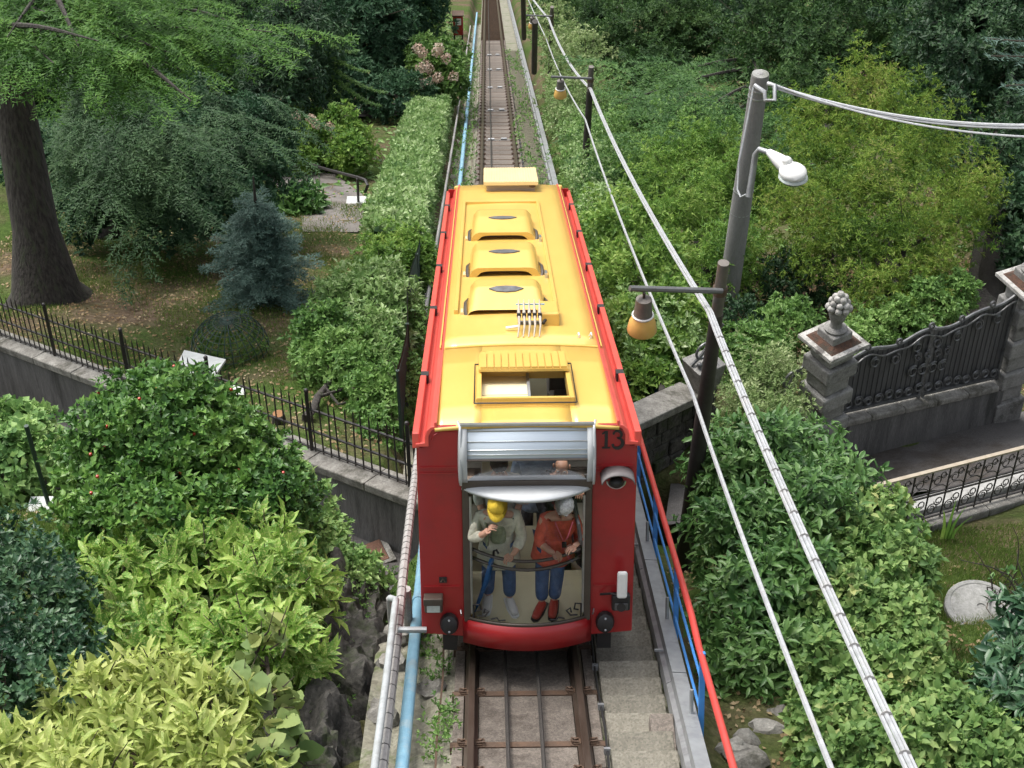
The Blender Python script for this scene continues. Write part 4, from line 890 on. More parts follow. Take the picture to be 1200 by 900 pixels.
# ---------------------------------------------------------------- lamp poles, tall pole, cables
def bell_lamp(parent, p, s):
    # p: hanging point below the arm
    MB().tube([p, p-Vector((0, 0, .10*s))], .02*s, 6).build('hanger', 'iron', parent)
    cap = MB().lathe([(.05*s, -.08*s), (.10*s, -.10*s), (.115*s, -.30*s), (.125*s, -.34*s)], p, 16).build('lamp_cap', 'lampcap', parent, smooth=True)
    MB().lathe([(.13*s, -.335*s), (.14*s, -.345*s), (.13*s, -.37*s)], p, 18).build('lamp_ring', 'white', cap, smooth=True)
    MB().lathe([(.12*s, -.36*s), (.165*s, -.45*s), (.19*s, -.58*s), (.185*s, -.60*s), (.16*s, -.60*s)], p, 20).build('lamp_shade', 'amber', cap, smooth=True)
def lamp_pole(base, top, r0, r1, arm_end, arm_root, lamp, s, lab):
    t = thing('lamp_pole', lab, 'lamp pole', loc=base, group='lamp poles beside the track'); o = Vector(base)
    B, T = Vector((0, 0, -.3)), Vector(top)-o
    ar, ae, lp_ = Vector(arm_root)-o, Vector(arm_end)-o, Vector(lamp)-o
    MB().tube([B, T*.55, T*.85], [r0, (r0+r1)/2, r1*1.1], 12).build('shaft', 'pole', t, smooth=True)
    MB().tube([T*.85, T], [r1, r1*.95], 12).build('sleeve', 'lampcap', t, smooth=True)
    MB().tube([ar, ae], .035, 8).build('arm', 'poletop', t, smooth=True)
    d = (ar-T*.93)
    MB().lathe([(r1*1.2, -.05), (r1*1.25, 0), (r1*1.2, .05)], T*.92, 12).build('arm_clamp', 'rust', t)
    bell_lamp(t, lp_, s)
    return t
pa = lamp_pole((2.274, 18.988, -10.357), (2.393, 18.887, -5.280), .125, .072, (1.274, 18.395, -5.257), (2.384, 18.753, -5.587), (1.442, 18.400, -5.325), .92, 'nearest dark lamp pole with an amber bell lamp on its arm right of the railcar')
lamp_pole((2.25, 41.8, -20.95), (2.352, 41.594, -16.050), .115, .075, (1.307, 41.176, -16.092), (2.349, 41.393, -16.282), (1.551, 41.245, -16.161), .92, 'second dark lamp pole with an amber lamp behind the railcar at the hedge')
lamp_pole((2.3, 66.5, -32.8), (2.307, 65.188, -27.171), .115, .08, (1.230, 64.800, -27.332), (2.303, 64.939, -27.457), (1.508, 64.885, -27.382), .92, 'farthest lamp pole of the row, small and brownish at the top of the photo')
pd = MB().tube([(1.177, 65.256, -28.637), (1.088, 63.307, -25.546)], .1, 8).build('post', 'pole'); tag(pd, 'plain dark post left of the farthest lamp pole', 'post')
pd = MB().tube([(1.313, 55.590, -24.511), (1.279, 54.089, -21.665)], .1, 8).build('post', 'pole'); tag(pd, 'plain dark post without lamp in the far hedge edge', 'post')
tp = thing('utility_pole', 'tall grey concrete pole with a white street lamp and overhead wires', 'utility pole', loc=(4.211, 28.870, -14.770)); o = Vector(tp.location)
def rel(p): return Vector(p)-o
TT = rel((4.449, 29.100, -8.891))
MB().tube([Vector((0, 0, -.4)), TT*.5, TT], [.21, .19, .155], 18).build('shaft', 'conpole', tp, smooth=True)
MB().tube([TT, TT+Vector((0, 0, .03))], [.155, .15], 18).build('top_disc', 'disk', tp); MB().ball(TT+Vector((0, 0, .03)), (.05, .05, .015), 8, 4).build('top_hole', 'conpole', tp)
for f in (.955, .93): MB().lathe([(.165, -.02), (.17, 0), (.165, .02)], TT*f, 16).build('strap', 'galv', tp)
MB().tube([rel((4.296, 28.724, -8.869)), rel((4.455, 28.557, -8.905)), rel((4.469, 28.460, -9.016)), rel((4.614, 28.381, -8.952)), rel((4.616, 28.545, -8.764)), rel((4.516, 28.653, -8.794))], .04, 8).build('wire_bracket', 'cable', tp, smooth=True)
MB().tube([rel((4.281, 28.705, -8.891)), rel((4.156, 28.327, -9.480)), rel((4.046, 28.025, -9.982)), rel((4.026, 27.796, -10.398)), rel((4.069, 27.625, -10.442)), rel((4.144, 27.570, -10.351))], .018, 6).build('lamp_cable', 'cable', tp, smooth=True)
MB().tube([rel((4.188, 27.540, -10.384)), rel((4.251, 27.757, -9.982)), rel((4.283, 27.856, -9.715)), rel((4.341, 27.828, -9.593)), rel((4.456, 27.713, -9.571)), rel((4.526, 27.570, -9.581))], .05, 10).build('lamp_arm', 'galv', tp, smooth=True)
lh = MB().tube([rel((4.477, 27.671, -9.543)), rel((4.611, 27.456, -9.559)), rel((4.737, 27.294, -9.590))], [.06, .12, .15], 10).build('lamp_head', 'white', tp, smooth=True)
c = rel((4.819, 27.124, -9.632)); 
MB().ball(c+Vector((0, 0, .04)), (.24, .26, .13), 16, 8).build('lamp_housing', 'white', lh, smooth=True); MB().lathe([(.24, .0), (.255, -.03), (.22, -.08), (.10, -.12)], c+Vector((.01, -.02, -.02)), 18).build('lamp_bowl', 'lens', lh, smooth=True)
MB().ball(rel((4.721, 27.277, -9.458)), (.09, .09, .07), 10, 6).build('light_sensor', 'white', lh, smooth=True)
for f in (.52, .6): MB().lathe([(.189, -.012), (.192, 0), (.189, .012)], TT*f, 14).build('strap', 'galv', tp)
def sag(p, q, s, n=14):
    p, q = Vector(p), Vector(q); return [p.lerp(q, k/n)-Vector((0, 0, s*4*(k/n)*(1-k/n))) for k in range(n+1)]
for (p, q, lab, r_) in (((4.560, 28.642, -8.805), (8.368, 26.069, -8.038), 'upper thick white overhead wire from the tall pole to the right edge', .028), ((4.589, 28.613, -8.838), (8.367, 26.042, -8.068), 'middle white overhead wire crossing the upper one', .024), ((4.545, 28.662, -8.783), (8.237, 25.607, -7.961), 'thin lower white overhead wire running off the right edge', .018)):
    ln_ = sag(p, q, .22); ln_ += [ln_[-1]+(ln_[-1]-ln_[-2])*k_+Vector((0, 0, .012*k_*k_)) for k_ in (2, 5, 9, 14, 20)]; tag(MB().tube(ln_, r_, 6).build('overhead_wire', 'cable', smooth=True), lab, 'wire', 'wires at the tall pole')
def cable(name, segs, strands, r_, lab, nt_):
    t = thing(name, lab, 'cable', group='cables along the lamp poles')
    line = []
    for k, (p, q, s) in enumerate(segs): line += sag(p, q, s)[(1 if k else 0):]
    for dx, dz in strands:
        MB().tube([p+Vector((dx, 0, dz)) for p in line], r_, 6).build('strand', 'cable', t, smooth=True)
    ln = sum((b_-a).length for a, b_ in zip(line, line[1:])); k0 = None; acc = 0; nxt = 1.0
    acc = 0; last_ = len(line)-15; rr_ = r_*.9+max(abs(s[0]) for s in strands)+.001
    for a, b_ in zip(line[last_:], line[last_+1:]):
        d = (b_-a); L_ = d.length
        while nxt < acc+L_:
            p = a+d*((nxt-acc)/L_)
            if k0 is None: k0 = MB().lathe([(rr_, -.0025), (rr_+.001, 0), (rr_, .0025)], (0, 0, 0), 8).build('cable_tie', 'wrapcable', t); oo = k0
            else: oo = share(k0, 'cable_tie', t)
            oo.location = p; oo.rotation_mode = 'QUATERNION'; oo.rotation_quaternion = d.to_track_quat('Z', 'Y'); nxt += nt_
        acc += L_
    return t
cable('cable_bundle', [((0.495, 87.965, -36.063), (2.164, 64.874, -27.535), .25), ((2.164, 64.874, -27.535), (2.330, 41.307, -16.533), .35), ((2.330, 41.307, -16.533), (2.204, 18.359, -5.586), .25), ((2.204, 18.359, -5.586), (2.077, 8.304, -1.150), .12)], [(-.028, 0), (0, .014), (.028, 0)], .0155, 'bright bundle of three overhead cables strung from pole to pole at the lamp arms', .5)
cable('overhead_cable', [((0.863, 87.959, -36.063), (2.052, 64.355, -28.134), .2), ((2.052, 64.355, -28.134), (2.190, 40.789, -17.131), .25), ((2.190, 40.789, -17.131), (2.023, 17.898, -6.425), .2), ((2.023, 17.898, -6.425), (1.874, 9.017, -2.162), .1)], [(0, 0)], .023, 'single overhead cable wrapped with ties running below the cable bundle', .3)

# ---------------------------------------------------------------- plants
def npmesh(name, V, F, m, parent=None, kind=None):
    me = bpy.data.meshes.new(name); k = F.shape[1]
    me.vertices.add(len(V)); me.vertices.foreach_set('co', np.ascontiguousarray(V, np.float32).ravel())
    me.loops.add(F.size); me.loops.foreach_set('vertex_index', np.ascontiguousarray(F, np.int32).ravel())
    me.polygons.add(len(F)); me.polygons.foreach_set('loop_start', np.arange(0, F.size, k, dtype=np.int32))
    me.update(calc_edges=True); me.materials.append(m if not isinstance(m, str) else M[m])
    o = bpy.data.objects.new(name, me); col.objects.link(o); o.parent = parent
    if kind: o['kind'] = kind
    return o
def norm(a): return a/np.maximum(np.linalg.norm(a, axis=-1, keepdims=True), 1e-9)
# leaf outlines: (along, across, lift); triangles
LEAF4 = (np.array([(0, 0, 0), (.45, .5, .10), (1, 0, -.12), (.45, -.5, .10)]), np.array([(0, 1, 2), (0, 2, 3)]))
LEAF8 = (np.array([(0, 0, 0), (.28, .42, .07), (.62, .44, .03), (1, 0, -.22), (.62, -.44, .03), (.28, -.42, .07), (.35, 0, -.02), (.7, 0, -.08)]),
         np.array([(0, 1, 6), (1, 2, 7), (1, 7, 6), (2, 3, 7), (0, 6, 5), (6, 7, 4), (6, 4, 5), (7, 3, 4)]))
_lr = [(-.10, .10), (-.13, .30), (.05, .47), (.18, .46), (.30, .50), (.47, .42), (.58, .43), (.74, .28), (.84, .2), (1.0, 0)]
LOBED = (np.array([(0, 0, 0)]+[(a, b, .05*math.sin(a*5)-.10*a*a) for a, b in _lr]+[(a, -b, .05*math.sin(a*5)-.10*a*a) for a, b in _lr[-2::-1]]+[(.45, 0, -.05)]),
         np.array([(20, i, i+1) for i in range(19)]+[(20, 19, 0)]))
NEEDLE = (np.array([(0, .5, 0), (0, -.5, 0), (1, 0, 0)]), np.array([(0, 1, 2)]))
def leaves(P, D, Nn, L, W, shape):
    D = norm(D); S = norm(np.cross(Nn, D)); Nn = np.cross(D, S)
    tpl, tri = shape; n, k = len(P), len(tpl)
    L = np.broadcast_to(L, (n,)); W = np.broadcast_to(W, (n,))
    V = P[:, None]+D[:, None]*(tpl[None, :, 0:1]*L[:, None, None])+S[:, None]*(tpl[None, :, 1:2]*W[:, None, None])+Nn[:, None]*(tpl[None, :, 2:3]*L[:, None, None])
    F = (np.arange(n)*k)[:, None, None]+tri[None]
    return V.reshape(-1, 3), F.reshape(-1, 3)
UP = np.array([0, 0, 1.])
def sprigs(blobs, n, rg, up=.45, depth=.35, floor=-.75, ragged=.22):
    B = np.array([(*c, *(r if isinstance(r, (tuple, list)) else (r, r, r*.9))) for c, r in blobs])
    wgt = (B[:, 3]*B[:, 4]+B[:, 5]*B[:, 3]+B[:, 5]*B[:, 4]); i = rg.choice(len(B), n, p=wgt/wgt.sum()); b = B[i]
    d = norm(rg.normal(size=(n, 3))); d[:, 2] = np.where(d[:, 2] < floor, -d[:, 2], d[:, 2])
    ph = 1.0+ragged*(np.sin(d[:, 0]*5+i*1.7)*np.sin(d[:, 1]*6+i)+.7*np.sin(d[:, 2]*7+d[:, 0]*4+i*2.3))
    q = (1-depth*rg.random(n)**1.6)*ph+rg.normal(size=n)*.04
    P = b[:, :3]+d*b[:, 3:]*q[:, None]
    A = norm(d+UP*up+rg.normal(size=(n, 3))*.38)
    return P, A
def whorl(P, A, k, rg, L, spread=.9, droop=.0, jit=.35, step=.0):
    n = len(P); t = norm(np.cross(A, rg.normal(size=(n, 3)))); s = np.cross(A, t)
    a = (np.arange(k)*2.4)[None]+rg.random((n, 1))*6.28
    rad = t[:, None]*np.cos(a)[..., None]+s[:, None]*np.sin(a)[..., None]
    lev = (np.arange(k)/max(1, k-1))[None, :, None]
    D = rad*(spread*(1.15-.6*lev))+A[:, None]*(.35+.65*lev)+rg.normal(size=(n, k, 3))*jit*.4 - UP*droop
    Q = P[:, None]+A[:, None]*((lev-.5)*step)+rg.normal(size=(n, k, 3))*L*.15
    Nn = A[:, None]*1.0-rad*.35+UP*.35+rg.normal(size=(n, k, 3))*.25
    return Q.reshape(-1, 3), D.reshape(-1, 3), Nn.reshape(-1, 3)
def bush(parent, blobs, m, n, k=7, L=.1, W=.045, shape=LEAF4, seed=1, name='foliage', parts=0, part_name='leaf', loc=(0, 0, 0), twigs=110, **kw):
    rg = np.random.default_rng(seed); wk = {a: kw.pop(a) for a in ('spread', 'droop', 'jit', 'step') if a in kw}
    P, A = sprigs(blobs, n, rg, **kw); Q, D, Nn = whorl(P, A, k, rg, L, **wk)
    Ls = L*rg.uniform(.5, 1.28, len(Q)); Ws = W*(Ls/L)*rg.uniform(.85, 1.15, len(Q)); o = np.array(loc)
    Q = Q-o
    if parts:
        C = np.array(cam.location); view = norm(C-(Q+o)); ctr = np.mean([np.array(c) for c, r in blobs], axis=0)
        score = (norm(Q+o-ctr)*view).sum(-1)*.6+Ls/L+rg.random(len(Q))*.5+.3*np.abs((norm(Nn)*view).sum(-1)); top = np.argsort(-score)[:parts]
        V1, F1 = leaves(np.zeros((1, 3)), np.array([[1., 0, 0]]), np.array([[0, 0, 1.]]), 1, W/L, shape)
        proto = npmesh(part_name, V1, F1, m, parent)
        for j, t in enumerate(top):
            ob = proto if j == 0 else share(proto, part_name, parent)
            d = Vector(D[t]).normalized(); s = Vector(Nn[t]).cross(d).normalized(); nn = d.cross(s); l = Ls[t]
            ob.matrix_local = Matrix(((d.x*l, s.x*l, nn.x*l, Q[t][0]), (d.y*l, s.y*l, nn.y*l, Q[t][1]), (d.z*l, s.z*l, nn.z*l, Q[t][2]), (0, 0, 0, 1)))
        keep = np.ones(len(Q), bool); keep[top] = False; Q, D, Nn, Ls, Ws = Q[keep], D[keep], Nn[keep], Ls[keep], Ws[keep]
    if twigs:     # bare shoots that show between the leaves and stand out of the crown
        tb = MB(); j = rg.choice(len(P), min(len(P), twigs), replace=False); cc = np.array([c for c, r in blobs])
        for p, a in zip(P[j], A[j]):
            c = cc[np.argmin(((cc-p)**2).sum(1))]; e = p+a*L*rg.uniform(.3, 1.5); m_ = c+(p-c)*.45+rg.normal(size=3)*.05
            tb.tube([Vector(m_-o), Vector(p-o)+Vector(rg.normal(size=3)*.03), Vector(e-o)], [L*.07, L*.05, L*.02], 4, False)
        tb.build('twigs', M['twig'], parent, kind='stuff', fix=False)
    V, F = leaves(Q, D, Nn, Ls, Ws, shape)
    return npmesh(name, V, F, m, parent, 'stuff' if parts else None)
def plant(name, lab, cat, base, group=None): return thing(name, lab, cat, base, group=group)
def limbs(parent, base, blobs, r0, m='bark', name='trunk', top=None, seed=0, n=10):
    """a tapered trunk from the base with one limb reaching into each blob"""
    rg = random.Random(seed); B = Vector(base); cs = [Vector(c) for c, r in blobs]; mid = sum(cs, Vector())/len(cs)
    T = Vector(top) if top else B.lerp(mid, .75); o = Vector(parent.location)
    L = (T-B).length; pts = [B+Vector((0, 0, -.4)), B+Vector((0, 0, .05))]+[B.lerp(T, f)+Vector((rg.uniform(-1, 1), rg.uniform(-1, 1), 0))*.03*L*(1 if f < 1 else 0) for f in (.25, .5, .75, 1)]
    tr_ = MB().tube([p-o for p in pts], [r0*1.5, r0*1.15, r0*.95, r0*.85, r0*.7, r0*.45], n).build(name, m, parent, smooth=True)
    for c in cs:
        f = rg.uniform(.45, .95); s = B.lerp(T, f); q = s.lerp(c, .5)+Vector((rg.uniform(-.2, .2), rg.uniform(-.2, .2), -.05*L))
        MB().tube([s-o, q-o, s.lerp(c, .9)-o], [r0*.45, r0*.3, r0*.1], 6).build('limb', m, tr_, smooth=True)
    return tr_
def sprays(branches, rg, twig=.35, gap=.09, needle=.07, nw=.012, droop=.25, per=18, flat=.15, nshape=NEEDLE, curl=0.):
    """conifer branches: (root, tip, sag) polylines with flat sprays of twigs carrying needles"""
    P, D, Nn, Lk, lines = [], [], [], [], []
    for (a, b, sg) in branches:
        a, b = np.array(a), np.array(b); Lb = np.linalg.norm(b-a); t = np.linspace(0, 1, 9)
        line = a+(b-a)*t[:, None]-UP*(sg*np.sin(t*math.pi/2*1.0)**2)[:, None]+UP*(curl*t**3)[:, None]; lines.append(line)
        nt = max(4, int(Lb/gap)); tt = np.linspace(.12, 1, nt)
        pos = np.stack([np.interp(tt, t, line[:, i]) for i in range(3)], -1)
        ax = norm(b-a); side = norm(np.cross(ax, UP))
        for j in range(nt):
            for s in (-1, 1):
                tl = twig*(1.15-.75*tt[j])*rg.uniform(.6, 1.2)*(1 if tt[j] < .98 else .6)
                td = norm(side*s*(1-.35*tt[j])+ax*(.55+.5*tt[j])+rg.normal(size=3)*.16-UP*droop*rg.uniform(.3, 1.2))
                n = max(4, int(per*tl/twig)); u = np.linspace(.05, 1, n)
                p = pos[j]+td*(u*tl)[:, None]-UP*(droop*.5*tl*u**2)[:, None]
                pr = norm(np.cross(td, UP)+1e-6)
                sgn = np.where(np.arange(n) % 2 == 0, 1, -1)[:, None]
                d = td*.75+pr*sgn*.8+rg.normal(size=(n, 3))*.28+UP*flat
                P.append(p); D.append(d); Nn.append(np.tile(UP, (n, 1))+rg.normal(size=(n, 3))*.4); Lk.append(needle*rg.uniform(.7, 1.25, n))
    P, D, Nn, Lk = np.concatenate(P), np.concatenate(D), np.concatenate(Nn), np.concatenate(Lk)
    return leaves(P, D, Nn, Lk, np.full(len(P), nw), nshape), lines
def G(c): return tuple(c)
LM = {}
LM['holly'] = leafmat('holly leaf', [(.018, .05, .014), (.04, .10, .022), (.075, .16, .03), (.13, .22, .05)], .3, .15, 1.3, .5)
LM['aucuba'] = leafmat('spotted laurel leaf', [(.045, .11, .022), (.10, .20, .035), (.17, .28, .05), (.28, .37, .09)], .35, .25, 1.1, speck=.75)
LM['gold'] = leafmat('golden laurel leaf', [(.11, .18, .035), (.24, .32, .07), (.38, .44, .13), (.52, .54, .23)], .4, .25, 1.5, speck=.5, gain=1.2)
LM['darkgloss'] = leafmat('dark glossy leaf', [(.010, .034, .018), (.022, .06, .028), (.042, .09, .04), (.08, .14, .065)], .28, .12, 1.2, .6, gain=1.6)
LM['vine'] = leafmat('pale vine leaf', [(.10, .17, .06), (.17, .25, .085), (.24, .30, .10), (.30, .30, .10)], .5, .3, 1, gain=1.2)
LM['creeper'] = leafmat('creeper leaf', [(.06, .13, .04), (.13, .23, .07), (.22, .33, .11), (.34, .44, .18)], .4, .25, 1.4)
LM['hedge'] = leafmat('hedge leaf', [(.075, .155, .045), (.15, .26, .075), (.26, .38, .14), (.46, .55, .31)], .32, .25, 1.1, .5, gain=1.12)
LM['shrub'] = leafmat('shrub leaf', [(.035, .085, .022), (.07, .145, .034), (.12, .21, .055), (.19, .29, .09)], .36, .25, .9)
LM['bright'] = leafmat('bright shrub leaf', [(.04, .10, .02), (.085, .165, .03), (.145, .235, .045), (.24, .31, .085)], .4, .3, .9)
LM['laurel'] = leafmat('laurel leaf', [(.02, .06, .016), (.042, .10, .026), (.075, .15, .04), (.13, .21, .075)], .3, .2, 1.1, .5)
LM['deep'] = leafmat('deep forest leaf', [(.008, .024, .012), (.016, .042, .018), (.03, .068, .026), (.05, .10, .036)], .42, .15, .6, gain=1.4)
LM['bluegreen'] = leafmat('blue green leaf', [(.012, .036, .018), (.022, .06, .028), (.036, .085, .038), (.06, .12, .058)], .52, .15, .7, gain=1.4)
LM['mid'] = leafmat('mid green leaf', [(.022, .058, .014), (.045, .10, .022), (.08, .15, .032), (.13, .21, .05)], .42, .22, .7)
LM['cedar'] = leafmat('fresh cedar needle', [(.014, .052, .008), (.034, .10, .013), (.065, .16, .02), (.12, .23, .04)], .5, .25, 1.3, gain=1.15)
LM['darkcedar'] = leafmat('dark cedar needle', [(.016, .05, .014), (.032, .085, .02), (.055, .125, .028), (.09, .17, .04)], .5, .2, .5, gain=1.25)
LM['spruce'] = leafmat('blue spruce needle', [(.026, .058, .044), (.05, .096, .074), (.082, .14, .11), (.14, .215, .175)], .5, .15, 1.1, gain=1.25)
LM['yellowgreen'] = leafmat('feathery yellow green leaf', [(.020, .055, .010), (.052, .105, .016), (.10, .17, .025), (.18, .245, .045), (.23, .22, .08)], .5, .3, .8)
LM['grass'] = leafmat('grass blade', [(.05, .09, .02), (.09, .15, .03), (.13, .20, .04), (.22, .24, .09)], .6, .3, .8, gain=1.1)
LM['litter'] = leafmat('fallen leaf', [(.16, .10, .05), (.26, .18, .09), (.34, .26, .15), (.46, .38, .25)], .8, .1, .8, gain=1.0)
LM['petal'] = leafmat('hydrangea petal', [(.40, .26, .20), (.52, .38, .30), (.56, .46, .36), (.60, .58, .50)], .7, .2, 3, gain=1.0)
LM['bramble'] = leafmat('bramble leaf', [(.028, .07, .018), (.062, .125, .032), (.11, .185, .052), (.18, .26, .085), (.30, .30, .12)], .45, .25, 1.6)
LM['darkmid'] = leafmat('dark wood leaf', [(.008, .026, .008), (.02, .052, .014), (.04, .088, .022), (.075, .135, .036)], .55, .2, .6, gain=1.3)  # darker green than the mid leaf, for the upper wood
LM['boughs'] = leafmat('dark bough needle', [(.012, .036, .013), (.024, .062, .021), (.042, .094, .032), (.075, .14, .05)], .5, .2, .6, gain=1.2)  # dark green needles of the drooping boughs
LM['pale'] = leafmat('pale twiggy leaf', [(.06, .11, .035), (.12, .18, .06), (.20, .26, .11), (.34, .38, .22)], .45, .3, 1.2)

# --- near left shrubs
def add_plant(name, lab, cat, base, blobs, m, n, trunk=.05, group=None, tname='stem', **kw):
    t = plant(name, lab, cat, base, group)
    bush(t, blobs, LM[m], n, loc=base, **kw)
    if trunk: limbs(t, base, blobs, trunk, name=tname, seed=int(abs(base[0])*10))
    return t
hb = [((-4.158, 17.821, -7.388), (1.25, 1.1, 1.05)), ((-4.687, 17.736, -7.648), (.72, .8, .85)), ((-3.222, 17.498, -7.438), (.75, .8, .8)), ((-4.332, 18.472, -7.252), (.85, .8, .55)), ((-3.734, 18.127, -7.334), (.7, .7, .55)), ((-2.825, 16.948, -7.453), (.55, .6, .7)), ((-4.738, 16.850, -7.601), (.5, .6, .6)), ((-3.926, 16.622, -7.239), (1.2, .7, .7))]
hol = add_plant('holly_bush', 'large rounded holly bush with small red berries below the iron fence', 'bush', (-4.627, 19.416, -10.611), hb, 'holly', 5200, trunk=.09, k=9, L=.10, W=.055, seed=3, ragged=.13, depth=.3)
rg = np.random.default_rng(5); P, A = sprigs(hb, 110, rg); b = MB()
for p in P: b.ball(tuple(p-np.array(hol.location)), .022, 6, 4)
b.build('berries', mat('holly berry', (.5, .04, .02), .3, (.4, .03, .02), 9), hol, smooth=True, kind='stuff')
ab_ = [((-4.151, 15.583, -7.218), (.75, .6, .5)), ((-3.322, 15.630, -7.149), (.8, .65, .55)), ((-2.537, 15.288, -6.918), (.55, .55, .5)), ((-3.701, 16.323, -7.274), (.8, .5, .4)), ((-2.820, 16.140, -7.164), (.5, .5, .4)), ((-2.760, 14.173, -6.681), (.6, .5, .55)), ((-2.334, 14.222, -6.617), (.36, .4, .5)), ((-3.561, 14.428, -6.707), (.8, .5, .45)), ((-4.383, 15.066, -6.903), (.5, .5, .4))]
add_plant('spotted_laurel', 'spreading bush of long mid green spotted leaves in front of the holly', 'bush', (-3.635, 16.159, -8.907), ab_, 'aucuba', 620, k=9, L=.215, W=.07, shape=LEAF8, seed=8, parts=300, step=.12, ragged=.1, depth=.25)
gb = [((-3.965, 13.031, -5.883), (.45, .4, .36)), ((-3.341, 13.072, -5.824), (.5, .42, .38)), ((-2.809, 12.661, -5.678), (.36, .4, .36)), ((-3.485, 12.277, -5.522), (.55, .42, .38)), ((-2.787, 12.071, -5.441), (.5, .4, .36)), ((-4.193, 11.948, -5.304), (.5, .4, .34)), ((-4.625, 11.931, -5.331), (.4, .4, .3)), ((-3.527, 11.557, -5.132), (.6, .4, .4))]
add_plant('golden_laurel', 'pale yellow leaved laurel bush at the bottom left edge', 'bush', (-3.839, 12.622, -7.020), gb, 'gold', 480, k=9, L=.19, W=.058, shape=LEAF8, seed=9, parts=300, step=.12, ragged=.1, depth=.25)
db = [((-5.074, 14.811, -6.599), (.75, .7, .75)), ((-5.593, 15.573, -6.647), (.6, .6, .6)), ((-4.560, 13.760, -6.275), (.6, .6, .6)), ((-4.745, 13.043, -5.883), (.7, .6, .55)), ((-4.641, 14.718, -6.698), (.35, .5, .4)), ((-5.253, 13.671, -5.780), (.6, .6, .8))]
add_plant('dark_shrub', 'dark blue green glossy shrub at the left edge beside the spotted laurel', 'bush', (-5.374, 14.458, -8.096), db, 'darkgloss', 2300, k=8, L=.085, W=.045, seed=10, ragged=.18)
vb = [((-2.465, 13.704, -5.995), (.22, .2, .3)), ((-2.483, 13.059, -5.824), (.3, .2, .25)), ((-2.241, 12.552, -5.792), (.28, .2, .25)), ((-2.340, 12.161, -5.634), (.3, .2, .2))]
vn = plant('vine', 'climbing vine with big rounded pale leaves at the right end of the golden laurel', 'vine', (-2.509, 13.218, -7.205)); bush(vn, vb, LM['vine'], 62, k=3, L=.175, W=.19, shape=LOBED, seed=12, parts=180, loc=vn.location, depth=.2, droop=.3)
MB().tube([Vector((0, 0, 0)), Vector(vb[2][0])-vn.location, Vector(vb[0][0])-vn.location], .02, 6).build('stem', 'twig', vn)
cb_ = [((-2.391, 17.441, -8.403), (.36, .45, .28)), ((-2.691, 17.895, -8.496), (.5, .5, .35)), ((-1.864, 16.781, -8.238), (.28, .4, .22)), ((-2.892, 18.494, -8.420), (.35, .4, .4)), ((-2.116, 16.623, -8.120), (.3, .4, .25)), ((-2.409, 16.224, -7.821), (.3, .4, .3))]
add_plant('creeper', 'light green creeper spilling over the mossy boulder at the lane', 'creeper', (-2.323, 17.685, -9.435), cb_, 'creeper', 1500, trunk=.02, k=6, L=.085, W=.055, seed=13, ragged=.25)
add_plant('creeper', 'mound of pale round creeper leaves at the left edge behind the green post', 'creeper', (-7.565, 21.660, -11.631), [((-7.670, 22.074, -11.401), (.8, .7, .55)), ((-8.272, 22.663, -11.497), (.8, .7, .6)), ((-7.464, 23.073, -12.077), (.4, .4, .4)), ((-7.635, 22.857, -11.414), (.5, .5, .35)), ((-7.059, 22.933, -12.231), (.3, .3, .3))], 'creeper', 1500, trunk=.02, k=6, L=.13, W=.11, seed=14)
for k, (px, s) in enumerate((((-0.838, 13.298, -6.543), .16), ((-0.856, 12.834, -6.322), .22), ((-0.902, 14.209, -7.027), .16), ((-1.647, 17.259, -9.132), .2), ((-1.217, 16.857, -8.540), .18), ((-0.930, 15.642, -7.761), .12), ((-1.016, 14.961, -7.386), .2), ((-0.958, 16.531, -8.185), .15))):
    add_plant('weed', ('small green weed in the gutter lowest but one beside the rail','small green weed at the bottom photo edge beside the left rail','tuft of weed beside the red bumper and the blue pipe','green tuft at the elbow of the grey handrail','green tuft between the wrapped cable and the blue pipe','tiny weed beside the left buffer of the railcar','weed tuft under the left lamp of the railcar','weed tuft left of the red railcar side')[k], 'weed', px, [(tuple(np.array(px)+(0, 0, s*.2)), (s*.7, s*1.6, s*.3)), (tuple(np.array(px)+(s*.5, s*1.5, s*.1)), (s*.4, s*.9, s*.25))], 'shrub', 55, trunk=0, twigs=0, ragged=.5, k=5, L=.055, W=.022, seed=60+k, group='weeds along the track edge')

# --- left garden
he = plant('clipped_hedge', 'long clipped pale green hedge running beside the track up to the hydrangea', 'hedge', (-2.3, 46, gz(-2.3, 46)))
rg = np.random.default_rng(21); n = 10500
Yh = 32.6+30*rg.random(n)**.8; top = rg.random(n) < .52; Xw = rg.random(n)
Xh = np.where(top, -2.95+1.15*Xw, np.where(Xw < .62, -1.8, -2.95)); hh_ = np.where(top, 1.0, rg.random(n)*1.0)
P = np.stack([Xh+.05*np.sin(Yh*2.1)+rg.normal(size=n)*.04, Yh, -TS*Yh+hh_+.07*np.sin(Yh*3+Xh*4)*np.sin(Yh*1.3)+rg.normal(size=n)*.05], -1)
A = norm(np.where(top[:, None], UP, np.stack([np.where(Xw < .62, 1, -1), 0*Xw, .4+0*Xw], -1))+rg.normal(size=(n, 3))*.45)
Q, D, Nn = whorl(P, A, 6, rg, .12); Ls = .135*rg.uniform(.5, 1.3, len(Q)); V, F = leaves(Q-np.array(he.location), D, Nn, Ls, Ls*.5, LEAF4); npmesh('foliage', V, F, LM['hedge'], he)
MB().box(-.5, .35, -13, 16, -.3, .85, lambda p: Vector((p.x, p.y, p.z-TS*p.y))).build('dark_core', LM['deep'], he)  # solid dark box fills the hedge behind its leaves
